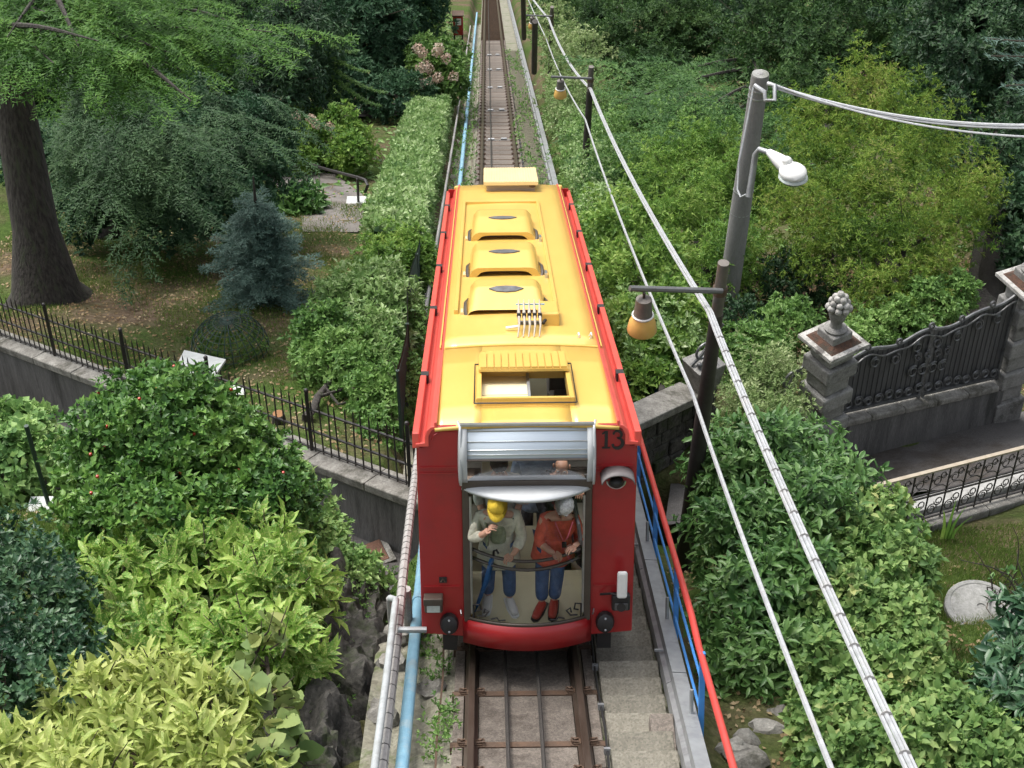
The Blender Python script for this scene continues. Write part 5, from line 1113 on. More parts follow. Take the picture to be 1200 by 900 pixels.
add_plant('shrub', 'yellow green shrub at the near end of the clipped hedge', 'bush', (-2.023, 30.532, -14.563), [((-2.076, 30.474, -13.831), (.75, .8, .5)), ((-2.406, 29.514, -13.417), (.45, .6, .4)), ((-1.687, 30.069, -13.680), (.4, .6, .45))], 'bright', 1500, k=7, L=.10, W=.045, seed=22)
add_plant('shrub', 'spotted mid green shrub beside the dark mesh fence', 'bush', (-2.263, 25.300, -12.067), [((-2.481, 27.180, -12.293), (.85, .8, .55)), ((-2.061, 26.007, -11.804), (.6, .7, .6)), ((-2.876, 26.949, -12.261), (.5, .6, .5)), ((-2.198, 24.675, -11.358), (.6, .6, .6)), ((-1.892, 23.636, -11.023), (.4, .5, .5))], 'hedge', 2200, k=7, L=.13, W=.055, seed=23)
sh3 = add_plant('shrub', 'olive green shrub on a dark stem at the left end of the hedge row', 'bush', (-3.065, 22.136, -10.558), [((-3.036, 24.826, -11.200), (.5, .5, .5)), ((-2.767, 24.012, -11.064), (.55, .5, .5)), ((-2.389, 23.493, -10.892), (.5, .5, .45)), ((-3.228, 24.492, -11.282), (.3, .4, .4)), ((-2.070, 22.668, -10.616), (.4, .4, .4))], 'shrub', 1900, k=7, L=.11, W=.05, trunk=.07, seed=24)
for k, (px, lab) in enumerate((((-1.615, 22.496, -10.730), 'dark leafy undergrowth at the foot of the mesh fence'), ((-1.394, 25.268, -12.052), 'weedy bush squeezed between mesh fence and railcar'), ((-1.446, 29.789, -14.209), 'small bush left of the railcar beyond the mesh fence'))):
    px = (min(px[0], -1.45), px[1], px[2])
    add_plant('undergrowth', lab, 'bush', px, [(tuple(np.array(px)+(0, .2, .25)), (.3, .8, .32)), (tuple(np.array(px)+(-.3, -.7, .2)), (.3, .6, .3))], ('shrub', 'shrub', 'creeper')[k], 420, trunk=.02, k=6, L=.09, W=.045, seed=26+k)
sp_ = plant('blue_spruce', 'small blue grey spruce on the lawn below the pale garden path', 'tree', (-4.681, 29.435, -14.040)); sb_ = np.array(sp_.location); rg = np.random.default_rng(31); br = []
for k in range(130):
    t = (k/130)**.8; z = .12+2.3*t; L_ = (1.35*(1-t)**.7+.12)*rg.uniform(.45, 1.15); a = k*2.4+rg.normal()*.2
    br.append((sb_+(0, 0, z), sb_+(math.cos(a)*L_, math.sin(a)*L_, z-.1+.1*rg.normal()), .12*L_))
(V, F), lines = sprays(br, rg, .34, .065, .075, .028, .12, 16); npmesh('needles', V-sb_, F, LM['spruce'], sp_)
MB().tube([(0, 0, -.2), (0, 0, 1.4), (.03, 0, 2.9)], [.09, .06, .015], 8).build('trunk', 'bark', sp_, smooth=True)
# cedar with bright drooping branches
cb0 = np.array((-9.133, 30.102, -14.358)); cd_ = plant('cedar_tree', 'large cedar at the left edge with a thick grey trunk and bright green drooping branches', 'tree', tuple(cb0)); rg = np.random.default_rng(33)
ctop = np.array((-9.231, 31.409, -7.551)); br = []
roots = [cb0+(ctop-cb0)*f for f in (.82, .88, .94, .99)]
for k, e in enumerate(((-3.989, 29.248, -7.655), (-4.787, 30.454, -7.806), (-4.133, 28.292, -7.842), (-4.579, 27.457, -7.592), (-5.028, 26.804, -7.436), (-5.418, 26.899, -7.335), (-5.877, 26.337, -7.379), (-6.651, 26.875, -7.080), (-7.133, 26.837, -6.827), (-7.787, 27.069, -6.877), (-6.649, 27.853, -6.869), (-5.790, 27.437, -7.027), (-5.176, 28.775, -7.306), (-5.468, 31.169, -7.758), (-5.921, 29.248, -7.080), (-6.732, 29.172, -6.878), (-7.467, 28.091, -6.610), (-8.096, 27.831, -6.617), (-8.586, 27.215, -7.029), (-4.441, 28.755, -7.620), (-5.253, 27.603, -7.436), (-4.760, 32.637, -8.343))):
    r_ = roots[k % 4]+rg.normal(size=3)*.2
    e = np.array(e); br.append((r_, e, .2))
    for q in range(4):
        f = rg.uniform(.25, .8); m_ = r_+(e-r_)*f; off = rg.normal(size=3)*(.9, .9, .25); br.append((m_, m_+(e-r_)*.38+off, .2))
(V, F), lines = sprays(br, rg, .6, .12, .10, .03, .5, 22, curl=-.2); npmesh('needles', V-cb0, F, LM['cedar'], cd_)
tk = MB().tube([Vector(cb0)-cd_.location+Vector(v) for v in ((0, 0, -.5), (0, 0, .1))]+[Vector(cb0+(ctop-cb0)*f)-cd_.location for f in (.2, .4, .6, .8, 1)], [1.05, .68, .45, .41, .38, .34, .30], 22).build('trunk', 'bark', cd_, smooth=True)
for ln in lines[::4]: MB().tube([Vector(p)-cd_.location for p in ln], [.055, .05, .045, .04, .035, .03, .022, .016, .01], 6).build('limb', 'bark', tk, smooth=True)
def tree(name, lab, base, blobs, m, n, r0, seed, cat='tree', group=None, **kw): return add_plant(name, lab, cat, base, blobs, m, n, trunk=r0, group=group, tname='trunk', seed=seed, **kw)
tree('evergreen_tree', 'dark blue green tree with drooping boughs on a trunk behind the cedar branches', (-9.423, 35.496, -16.931), [((-8.237, 34.711, -14.405), (1.3, 1.4, .8)), ((-6.495, 33.689, -14.177), (1.2, 1.2, .7)), ((-5.464, 34.544, -14.546), (.8, 1.1, .65)), ((-9.090, 34.171, -15.042), (.8, .8, .7)), ((-7.194, 35.675, -14.040), (1.5, 1.5, .8)), ((-5.623, 36.375, -14.730), (.9, 1.2, .7)), ((-10.308, 36.066, -15.171), (1.0, 1, .8)), ((-5.919, 32.603, -14.196), (.8, .9, .5)), ((-6.938, 32.280, -14.129), (.7, .8, .4))], 'bluegreen', 9500, .32, 41, k=8, L=.115, W=.06, ragged=.3, depth=.5)
# drooping needle boughs of the same dark tree
DROOP = [(-9.146, 32.720, -12.140), (-8.170, 32.166, -11.996), (-7.318, 32.264, -11.868), (-6.471, 32.083, -12.061), (-5.785, 32.553, -12.270), (-5.212, 33.937, -12.954), (-4.890, 34.482, -13.846), (-7.838, 31.659, -12.574), (-6.904, 31.588, -12.638), (-6.022, 31.296, -12.652), (-5.437, 32.341, -13.269), (-8.677, 32.220, -13.468), (-7.291, 31.368, -13.203), (-6.365, 30.969, -13.035), (-4.910, 35.950, -13.681), (-5.746, 34.300, -12.546), (-7.004, 34.438, -12.410), (-8.445, 34.402, -12.478)]
dt = [o_ for o_ in col.objects if o_.get('label', '').startswith('dark blue green tree with drooping')][0]; d0 = np.array(dt.location); rg = np.random.default_rng(401); br = []
for k in range(len(DROOP)):
    e = np.array(DROOP[k]); r_ = d0+(0, 0, 3.2+2.6*(k % 5)/4); br.append((r_, e, .6))
    for q in range(4): f = rg.uniform(.3, .9); m_ = r_+(e-r_)*f; br.append((m_, m_+(e-r_)*.3+rg.normal(size=3)*(.7, .7, .2)-UP*.2, .3))
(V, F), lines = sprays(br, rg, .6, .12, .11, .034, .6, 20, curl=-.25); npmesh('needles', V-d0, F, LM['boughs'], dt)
tree('araucaria_tree', 'dark conifer with long whip like drooping shoots behind the blue spruce', (-6.381, 49.298, -23.514), [((-6.361, 46.556, -19.799), (1.2, 1.2, 1.6)), ((-5.959, 48.253, -19.365), (1.4, 1.4, 1.6)), ((-6.851, 44.044, -19.649), (.9, 1, 1.1)), ((-8.245, 43.062, -19.280), (.9, 1, 1.0))], 'deep', 3000, .25, 42, k=8, L=.2, W=.06, droop=.6)
art = plant('hanging_branches', 'pale curved whip shoots hanging in front of the dark conifer', 'branches', (-4.903, 45.024, -20.011)); o3 = np.array(art.location); rg = np.random.default_rng(43); br = []
for k in range(16):
    y0 = 10+k*9; e = np.array((-14.296, 47.584, -17.237))*0
    a = np.array((-5.963, 48.026, -18.101))+(rg.uniform(-.3, .5), 0, -.22*k); L_ = rg.uniform(1.5, 2.9)
    br.append((a, a+(L_*rg.uniform(.6, 1), -L_*.4*rg.uniform(.3, 1.2), -.45*L_), .35))
(V, F), lines = sprays(br, rg, .12, .05, .10, .035, .3, 8, curl=.5); npmesh('needles', V-o3, F, LM['mid'], art)
tree('evergreen_tree', 'broad dark evergreen standing by the far end of the clipped hedge', (-4.462, 56.960, -27.169), [((-4.623, 59.393, -26.342), (1.9, 2.1, 1.6)), ((-5.076, 59.452, -24.758), (2.0, 2, 1.8)), ((-3.652, 62.215, -26.126), (1.6, 2, 1.8)), ((-4.074, 62.288, -24.527), (2.2, 2.2, 2.2)), ((-5.403, 56.371, -25.259), (1.1, 1.2, 1.0)), ((-3.401, 55.507, -25.455), (1.4, 1.2, .8))], 'bluegreen', 6200, .3, 44, k=8, L=.2, W=.08, ragged=.2)
hy = add_plant('hydrangea', 'yellow green shrub with a few pinkish flower heads above the garden handrail', 'bush', (-4.932, 44.271, -21.116), [((-4.954, 45.208, -20.563), (1.2, 1, .8)), ((-5.874, 45.729, -20.742), (.7, .8, .7)), ((-4.257, 44.110, -20.289), (.55, .6, .55)), ((-5.957, 43.978, -20.472), (.7, .7, .5))], 'bright', 1800, k=7, L=.16, W=.08, seed=45)
def flower(parent, p, r):
    rg = np.random.default_rng(int(abs(p[0]*p[1])*100) % 9999); d = norm(rg.normal(size=(90, 3))); V, F = leaves(np.array(p)-np.array(parent.location)+d*r, norm(rg.normal(size=(90, 3))), d, r*.5, r*.42, LEAF4); return npmesh('flower_head', V, F, LM['petal'], parent)
for p in ((-5.706, 44.302, -19.179), (-5.300, 44.265, -19.215), (-5.134, 44.152, -19.341), (-4.775, 44.115, -19.378)): flower(hy, p, .12)
hy = add_plant('hydrangea', 'hydrangea with many white and pink flower heads behind the far end of the hedge', 'bush', (-2.280, 59.337, -28.302), [((-2.152, 56.937, -25.311), (.95, .8, .8)), ((-1.790, 57.694, -25.196), (.65, .8, .65)), ((-2.594, 57.788, -25.103), (.6, .8, .7)), ((-1.531, 56.250, -25.328), (.5, .7, .5))], 'mid', 1500, k=7, L=.17, W=.09, seed=46)
for p in ((-2.800, 56.472, -24.029), (-2.621, 56.370, -24.143), (-2.108, 56.401, -24.097), (-2.046, 56.460, -24.029), (-1.778, 56.238, -24.279), (-2.505, 56.091, -24.461), (-2.687, 56.015, -24.552), (-2.416, 55.991, -24.575), (-2.087, 55.788, -24.803), (-2.390, 55.714, -24.894), (-2.662, 55.639, -24.985), (-1.514, 55.799, -24.780)): flower(hy, p, .17)
add_plant('leafy_plant', 'low plant with large glossy leaves left of the garden path', 'plant', (-5.055, 37.117, -17.704), [((-5.221, 38.527, -18.344), (.55, .5, .4)), ((-5.059, 39.078, -18.470), (.4, .4, .35))], 'laurel', 300, trunk=0, k=6, L=.3, W=.13, seed=47)
add_plant('rockery_plant', 'small grey green plant at the near corner of the garden path', 'plant', (-3.275, 38.920, -18.564), [((-3.057, 37.288, -17.443), (.25, .3, .2))], 'creeper', 250, trunk=0, k=6, L=.12, W=.05, seed=48)
FT = 'trees of the background wood'
for k, (bp, bl, m, n, lab) in enumerate((
    ((-11.209, 54.619, -26.052), [((-10.216, 54.500, -22.927), (2.4, 2.4, 2.4)), ((-11.480, 52.983, -23.171), (1.8, 1.8, 1.6)), ((-8.482, 54.092, -23.365), (1.6, 1.8, 1.8)), ((-9.939, 57.442, -22.586), (2.4, 2.4, 2.4))], 'deep', 5000, 'deep green tree rising behind the bright cedar branches'),
    ((-12.986, 41.241, -19.671), [((-12.817, 43.752, -18.570), (1.8, 1.8, 1.8)), ((-13.646, 41.307, -18.349), (1.8, 1.8, 1.4)), ((-12.355, 46.980, -19.422), (1.8, 1.8, 1.6)), ((-14.597, 47.507, -18.856), (2.2, 2, 2))], 'deep', 4600, 'deep green tree behind the thick trunk at the left edge'),
    ((-9.578, 70.017, -33.396), [((-8.935, 73.414, -31.633), (2.8, 2.6, 2.6)), ((-10.619, 71.268, -31.083), (2.4, 2.4, 2.2)), ((-7.371, 73.645, -31.339), (2.4, 2.4, 2.6))], 'bluegreen', 3600, 'tall dark tree at the top edge left of the broad evergreen'),
    ((-3.725, 87.450, -41.711), [((-4.421, 85.478, -39.014), (1.4, 1.8, 1.6)), ((-4.875, 88.947, -39.605), (2.0, 2.2, 2.2)), ((-3.928, 95.851, -42.316), (1.3, 2, 1.6))], 'mid', 3000, 'mid green tree at the top edge beside the red equipment box'),
    ((-14.831, 57.821, -26.579), [((-14.751, 60.498, -25.256), (2.6, 2.6, 2.6)), ((-16.156, 58.939, -24.027), (2.4, 2.4, 2.4)), ((-13.872, 62.919, -25.504), (2.6, 2.6, 2.6))], 'deep', 3600, 'shadowy tree at the top left behind the cedar'),
    )):
    tree('wood_tree', lab, bp, bl, m, int(n*.65), .3, 50+k, group=FT, k=13, spread=1.2, step=.25, depth=.5, ragged=.4, L=.22, W=.09)

# --- right side
rb_ = []
rg = np.random.default_rng(71)
for Yb in np.arange(24.4, 78, 1.05): rb_.append(((2.42+.18*rg.normal()+.012*(Yb-24), Yb, -TS*Yb+.25+.2*rg.random()), (.75, .95, .75)))
bk = plant('bank_hedge', 'long loose hedge of pale speckled leaves climbing the bank right of the track', 'hedge', (2.8, 40, gz(2.8, 40)))
bush(bk, rb_, LM['hedge'], 11000, k=6, L=.11, W=.055, seed=72, loc=bk.location, ragged=.2)
limbs(bk, tuple(bk.location), rb_[10:22], .05, name='stem')
lb2 = [((2.524, 27.320, -12.040), (.75, .7, .7)), ((2.813, 25.649, -11.671), (.6, .6, .7)), ((2.159, 25.564, -11.780), (.65, .7, .6)), ((2.468, 24.265, -11.440), (.6, .6, .55)), ((2.144, 28.120, -12.651), (.7, .8, .6)), ((2.814, 24.168, -11.545), (.35, .4, .5)), ((2.201, 23.589, -11.307), (.4, .45, .4)), ((2.517, 30.658, -13.536), (.9, .9, .8))]
add_plant('laurel_bush', 'fresh green leafy bush behind the stone wall and the amber lamp', 'bush', (2.338, 22.999, -10.970), lb2, 'bright', 2600, k=7, L=.14, W=.055, seed=73)
pv = [((2.533, 52.293, -23.708), (1.0, 1.6, 1.0)), ((3.590, 61.018, -27.371), (1.4, 1.6, 1.2)), ((2.863, 63.120, -28.016), (.9, 1.6, 1.0)), ((2.990, 78.068, -35.207), (1.1, 1.8, 1.0))]
add_plant('privet', 'pale flowering privet hedge at the top of the bank beside the far lamp poles', 'hedge', (3.010, 55.990, -26.706), pv, 'pale', 2600, k=6, L=.12, W=.06, seed=74)
tree('cypress_tree', 'soft fresh green tree right of the railcar in front of the dark cedar', (3.499, 27.598, -13.563), [((3.652, 31.565, -13.996), (.95, .95, 1.0)), ((4.579, 32.659, -14.244), (.85, .9, 1.0)), ((3.757, 34.275, -14.688), (1.0, 1, .9)), ((4.077, 29.389, -13.442), (.8, .8, .8)), ((3.088, 29.405, -13.442), (.6, .7, .8)), ((4.482, 35.053, -14.541), (.8, .8, .8)), ((4.482, 30.001, -13.493), (.6, .6, .9)), ((5.214, 32.945, -13.905), (.7, .7, .8))], 'bright', 4600, .14, 75, k=9, L=.11, W=.028, ragged=.35, depth=.5)
tree('feathery_tree', 'wide feathery yellow green tree behind the iron gate', (7.335, 27.133, -13.742), [((7.114, 31.031, -13.023), (1.3, 1.2, 1.1)), ((8.564, 32.291, -13.071), (1.3, 1.2, 1.1)), ((6.464, 32.324, -13.071), (1.0, 1, 1)), ((7.591, 29.255, -12.771), (1.1, 1, .9)), ((6.392, 29.677, -13.069), (1.0, .9, .9)), ((8.844, 30.372, -12.987), (.8, .9, .9)), ((5.750, 30.829, -13.279), (.7, .8, .9)), ((6.936, 28.178, -12.954), (.8, .7, .6)), ((7.943, 28.425, -12.956), (.6, .6, .6)), ((8.406, 34.147, -13.225), (1.1, 1, 1.0)), ((6.860, 34.598, -13.497), (.9, .9, .9)), ((9.495, 31.104, -12.895), (.5, .6, .6)), ((8.012, 35.932, -13.466), (.8, .9, .9))], 'yellowgreen', 9000, .16, 76, k=9, L=.10, W=.022, ragged=.4, depth=.55)
for k, (bp, bl, m, n, lab) in enumerate((
    ((9.292, 28.851, -14.561), [((12.115, 40.199, -16.105), (1.3, 1.4, 1.8)), ((12.238, 37.388, -16.287), (1.0, 1.2, 1.3)), ((12.034, 42.966, -15.972), (1.5, 1.6, 1.8)), ((13.405, 41.766, -15.802), (1.3, 1.4, 1.8)), ((11.393, 38.517, -16.528), (.8, 1, 1)), ((10.481, 31.744, -13.666), (.5, .5, .6)), ((10.257, 33.101, -13.633), (.5, .5, .6)), ((10.248, 30.312, -13.793), (.35, .4, .5))], 'deep', 6000, 'ivy clad dark tree at the right edge above the mossy pillar'),
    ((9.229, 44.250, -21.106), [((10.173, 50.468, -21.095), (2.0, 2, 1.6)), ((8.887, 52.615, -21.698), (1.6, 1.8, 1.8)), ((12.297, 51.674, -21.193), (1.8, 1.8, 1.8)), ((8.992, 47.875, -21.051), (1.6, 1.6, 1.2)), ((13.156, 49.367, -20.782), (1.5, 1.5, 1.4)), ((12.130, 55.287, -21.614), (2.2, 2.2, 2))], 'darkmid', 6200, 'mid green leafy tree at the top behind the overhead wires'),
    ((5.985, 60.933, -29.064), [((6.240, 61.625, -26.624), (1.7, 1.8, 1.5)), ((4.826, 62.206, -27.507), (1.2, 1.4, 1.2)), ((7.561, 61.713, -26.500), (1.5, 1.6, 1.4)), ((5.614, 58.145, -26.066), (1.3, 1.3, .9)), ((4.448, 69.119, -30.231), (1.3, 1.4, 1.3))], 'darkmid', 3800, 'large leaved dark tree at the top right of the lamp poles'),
    ((8.653, 111.068, -52.977), [((6.391, 84.403, -37.004), (2.4, 2.4, 2.2)), ((4.856, 88.481, -39.963), (1.9, 2, 1.8)), ((8.147, 79.995, -34.422), (2.6, 2.6, 2.4)), ((10.449, 75.429, -32.009), (2.8, 2.8, 2.6)), ((3.950, 100.716, -45.722), (1.6, 2.4, 2))], 'darkmid', 4600, 'light green trees closing the top edge right of the track'),
    ((11.696, 66.642, -31.786), [((11.209, 66.590, -26.920), (2.8, 2.6, 2.6)), ((9.499, 63.460, -27.502), (2.2, 2.2, 2)), ((16.090, 59.037, -23.325), (3.0, 2.6, 2.4)), ((17.639, 55.199, -21.614), (2.4, 2.4, 2.4))], 'deep', 4800, 'deep green tree at the top right corner of the wood'),
    ((11.913, 35.511, -17.438), [((11.590, 33.880, -15.760), (.8, 1, 1.2)), ((11.493, 31.546, -15.399), (.8, .8, 1.0))], 'bluegreen', 1500, 'shaded tree at the right edge behind the tall pillar'),
    )):
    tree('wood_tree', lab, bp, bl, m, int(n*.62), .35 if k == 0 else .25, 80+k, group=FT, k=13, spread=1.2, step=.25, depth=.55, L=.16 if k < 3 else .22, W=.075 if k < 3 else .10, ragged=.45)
BANK = [(2.987, 38.168, -17.083), (2.344, 33.805, -15.254), (4.012, 40.879, -18.519), (3.000, 45.588, -20.742), (4.438, 50.356, -22.853), (5.502, 45.712, -20.554), (5.787, 40.083, -17.878), (3.103, 53.051, -24.349)]
for k, (px, d, r_, m, lab) in enumerate(((730, 42, 1.25, 'mid', 'green bush on the bank under the dark layered cedar'), (715, 37.5, 1.0, 'bright', 'bright bush on the bank close behind the second lamp pole'), (765, 45, 1.3, 'mid', 'rounded green bush below the middle of the dark cedar'), (705, 50, 1.2, 'shrub', 'green bush on the bank between privet and second lamp pole'), (745, 55, 1.5, 'mid', 'bush on the upper bank behind the dark cedar tips'), (805, 50, 1.5, 'shrub', 'bush filling the slope left of the tall concrete pole'), (850, 44, 1.3, 'mid', 'bush hidden partly by the tall concrete pole'), (690, 58, 1.2, 'hedge', 'pale bush on the upper bank near the privet'))):
    p_ = BANK[k]; add_plant('bank_bush', lab, 'bush', (p_[0], p_[1], gz(p_[0], p_[1])), [((p_[0], p_[1], p_[2]-.45), (r_*.8, r_*.9, r_*.65)), ((p_[0]+.6*r_, p_[1]+.3, p_[2]-.75), (r_*.6, r_*.7, r_*.5)), ((p_[0]-.5*r_, p_[1]-.4, p_[2]-.8), (r_*.55, r_*.7, r_*.45))], m, 2500, k=7, L=.10, W=.045, seed=150+k, ragged=.45, depth=.5)
# dark layered cedar
dc0 = np.array((6.768, 45.957, -21.920)); dct = plant('cedar_tree', 'dark cedar with flat layered branches reaching left over the bank hedge', 'tree', tuple(dc0)); rg = np.random.default_rng(90); br = []
for k, (rt, tp_) in enumerate((((8.275, 49.967, -21.706), (2.881, 46.000, -20.271)), ((8.110, 48.752, -21.582), (2.866, 43.811, -19.740)), ((8.164, 51.199, -21.815), (3.539, 48.388, -20.560)), ((7.816, 47.552, -21.443), (3.532, 41.651, -19.163)), ((7.527, 46.366, -21.289), (4.569, 40.501, -18.943)), ((8.041, 52.261, -22.120), (4.774, 50.554, -21.095)), ((8.542, 49.785, -21.910), (6.206, 42.833, -19.280)), ((8.278, 50.144, -21.503), (8.029, 43.965, -19.468)), ((8.108, 48.578, -21.782), (4.430, 44.022, -19.468)), ((8.108, 48.578, -21.782), (2.921, 39.695, -18.376)), ((8.005, 49.971, -21.706), (5.385, 46.206, -19.988)), ((8.741, 52.250, -22.120), (9.580, 47.170, -20.327)), ((7.684, 47.384, -21.639), (5.375, 41.848, -18.903)), ((7.502, 45.680, -20.554), (3.702, 38.498, -18.214)), ((7.342, 44.588, -20.288), (5.854, 38.605, -18.052)))):
    r_, e = np.array(rt), np.array(tp_); br.append((r_, e, .5))
    for q in range(5):
        f = rg.uniform(.2, .85); m_ = r_+(e-r_)*f; br.append((m_, m_+(e-r_)*.35+rg.normal(size=3)*(.7, 1.0, .15), .2))
(V, F), lines = sprays(br, rg, .75, .13, .15, .05, .35, 18, curl=-.3); npmesh('needles', V-dc0, F, LM['darkcedar'], dct)
tk = MB().tube([Vector((0, 0, -.4)), Vector((7.814, 47.382, -21.639))-dct.location, Vector((8.604, 52.435, -21.909))-dct.location], [.4, .3, .2], 10).build('trunk', 'bark', dct, smooth=True)
for ln in lines[::6]: MB().tube([Vector(p)-dct.location for p in ln], [.07, .06, .055, .05, .04, .035, .03, .02, .01], 5).build('limb', 'bark', tk, smooth=True)
add_plant('shrub', 'deep green shrub growing just behind the iron gate', 'bush', (7.104, 27.415, -13.976), [((7.073, 27.396, -13.241), (.75, .6, .5)), ((7.756, 27.800, -13.069), (.6, .6, .5)), ((6.433, 26.892, -13.223), (.5, .5, .4)), ((8.366, 28.103, -13.014), (.4, .4, .4))], 'shrub', 1800, k=7, L=.10, W=.05, seed=92)
for k, (bl, lab) in enumerate((([((5.310, 29.888, -14.370), (1.0, 1, .7)), ((4.340, 27.517, -13.304), (.6, .7, .5)), ((6.086, 30.440, -14.483), (.8, .8, .7))], 'undergrowth put in for tree shade behind the tall concrete pole'), ([((3.675, 25.159, -12.218), (.5, .6, .4)), ((4.340, 26.107, -12.640), (.6, .6, .4)), ((5.119, 27.117, -12.989), (.6, .6, .5))], 'ground cover put in for tree shade left of the pillar with the fruit urn'))):
    c = bl[0][0]; add_plant('undergrowth', lab, 'bush', (c[0], c[1], gz(c[0], c[1])), bl, ('deep', 'shrub')[k], 1300, trunk=.03, k=7, L=.10, W=.05, seed=94+k)  # growth fills hollows whose darkness is only shade under the trees
add_plant('twiggy_shrub', 'loose pale twiggy shrub left of the pillar with the fruit urn', 'bush', (4.167, 23.787, -12.346), [((3.926, 23.078, -10.797), (.55, .6, .5)), ((4.277, 23.538, -11.023), (.4, .5, .4)), ((3.444, 22.080, -10.429), (.4, .5, .4)), ((3.869, 21.619, -10.190), (.5, .4, .4))], 'pale', 1700, k=6, L=.07, W=.03, seed=96, ragged=.4, depth=.6)
ll = [((3.061, 19.045, -8.897), (.75, .7, .7)), ((3.737, 19.905, -9.420), (.72, .7, .55)), ((2.684, 17.499, -8.548), (.6, .6, .7)), ((3.450, 17.763, -8.536), (.75, .6, .7)), ((2.621, 16.021, -8.115), (.6, .6, .65)), ((3.094, 16.275, -8.119), (.55, .6, .7)), ((4.223, 18.844, -9.107), (.5, .6, .5)), ((2.401, 15.095, -7.965), (.42, .5, .38)), ((2.820, 15.119, -7.930), (.4, .5, .4)), ((2.701, 18.907, -8.758), (.4, .5, .5))]
add_plant('laurel_bush', 'tall dark laurel bush of drooping pointed leaves under the cable bundle', 'bush', (2.692, 15.242, -8.370), ll, 'laurel', 2600, trunk=.08, k=7, L=.155, W=.055, shape=LEAF8, seed=97, parts=300, droop=.35, step=.1, ragged=.2)
vl = [((4.087, 17.408, -8.627), (.65, .6, .5)), ((3.838, 15.806, -8.036), (.65, .6, .5)), ((4.019, 14.466, -7.440), (.6, .5, .5)), ((4.096, 13.343, -6.901), (.6, .5, .45)), ((3.302, 14.605, -7.598), (.5, .5, .55)), ((3.415, 13.567, -7.113), (.6, .5, .5)), ((4.221, 15.503, -7.767), (.4, .5, .35)), ((4.335, 12.836, -6.565), (.5, .5, .35)), ((3.542, 16.006, -8.115), (.45, .5, .6)), ((3.534, 12.797, -6.625), (.6, .5, .5)), ((4.593, 18.095, -8.743), (.4, .5, .3)), ((3.096, 12.925, -6.790), (.45, .4, .5)), ((4.417, 16.786, -8.117), (.5, .5, .3)), ((2.927, 13.636, -7.194), (.3, .4, .5))]
add_plant('bramble_hedge', 'sprawling yellow green hedge in the lower right corner left of the disc table', 'hedge', (3.746, 13.888, -7.824), vl, 'bramble', 4400, trunk=.05, k=6, L=.11, W=.06, shape=LEAF8, seed=98, parts=300, ragged=.2)
add_plant('dark_shrub', 'dark large leaved shrub at the right edge below the disc table', 'bush', (5.220, 14.140, -8.044), [((5.115, 14.378, -7.216), (.4, .4, .5)), ((5.378, 14.927, -7.190), (.35, .4, .4)), ((4.842, 13.773, -7.002), (.3, .4, .35)), ((5.010, 13.410, -6.807), (.5, .4, .4))], 'darkgloss', 420, k=7, L=.19, W=.065, shape=LEAF8, seed=99, parts=120)
ir = plant('iris_clump', 'clump of upright sword leaves in front of the scrolled railing', 'plant', (6.129, 19.904, -10.994)); rg = np.random.default_rng(100)
for k, (dx, h_, ln) in enumerate(((0, .85, .0), (.04, .7, .15), (-.05, .65, -.12), (-.25, .5, -.2), (-.3, .6, -.35), (-.42, .45, -.15), (-.36, .4, .2), (.08, .5, .25), (-.5, .42, -.3))):
    b = MB(); n = 7; L_, R_ = [], []
    for j in range(n): t = j/(n-1); wv = .035*(1-t)**.6; c = Vector((dx+ln*t*t*.8, -.05*t, h_*t)); L_.append(c-Vector((wv, 0, 0))); R_.append(c+Vector((wv, .01, 0)))
    b.add(L_+R_, [(j, j+1, n+j+1, n+j) for j in range(n-1)]).build('blade', LM['bright'], ir)
bm_ = plant('thorny_rose', 'nearly bare thorny rose with dark wiry stems beside the disc table', 'bush', (6.389, 17.848, -10.013)); rg = np.random.default_rng(101)
for k in range(13):
    p = Vector((rg.uniform(-.3, .25), rg.uniform(-.25, .25), 0)); pts = [p]; d = Vector((rg.normal()*.25, rg.normal()*.2, 1)).normalized()
    for j in range(7): d = (d+Vector((rg.normal()*.28, rg.normal()*.28, rg.normal()*.1-.07))).normalized(); p = p+d*.14; pts.append(p.copy())
    MB().tube(pts, [.011]*4+[.008]*2+[.005]*2, 5).build('stem', 'iron' if k % 2 else 'twig', bm_)
bush(bm_, [(tuple(Vector(bm_.location)+Vector((-.25, -.1, .35))), (.35, .3, .3))], LM['laurel'], 16, k=3, L=.09, W=.05, seed=102, loc=bm_.location)
# conifer tip reaching in at the top right
ct = plant('conifer_tree', 'pale conifer with a branch tip reaching in at the upper right edge', 'tree', (8.383, 25.956, -6.642)); o4 = np.array(ct.location); rg = np.random.default_rng(103)
(V, F), lines = sprays([(np.array((11.282, 26.775, -7.172)), np.array((7.027, 25.243, -5.964)), .05), (np.array((11.281, 26.705, -7.253)), np.array((7.074, 25.078, -6.152)), .05), (np.array((11.279, 26.572, -7.406)), np.array((7.295, 24.804, -6.464)), .08)], rg, .42, .09, .08, .02, .2, 20); npmesh('needles', V-o4, F, LM['spruce'], ct)
for ln in lines: MB().tube([Vector(p)-ct.location for p in ln], .015, 5).build('twig', 'twig', ct)
q = Vector((11.415, 26.658, -7.304)); MB().tube([Vector((q.x, q.y, gz(q.x, q.y)-.3))-ct.location, q-ct.location, q+Vector((0, 0, 2.2))-ct.location], [.22, .13, .03], 10).build('trunk', 'bark', ct, smooth=True)
tt_ = plant('bare_tree', 'dark bare trunk rising behind the iron gate at the right edge', 'tree', (8.932, 27.635, -14.081))
MB().tube([Vector((0, 0, -.4)), Vector((9.322, 28.825, -14.757))-tt_.location, Vector((10.087, 31.233, -14.260))-tt_.location, Vector((10.461, 32.388, -13.687))-tt_.location], [.4, .3, .26, .2], 12).build('trunk', 'darkbark', tt_, smooth=True)

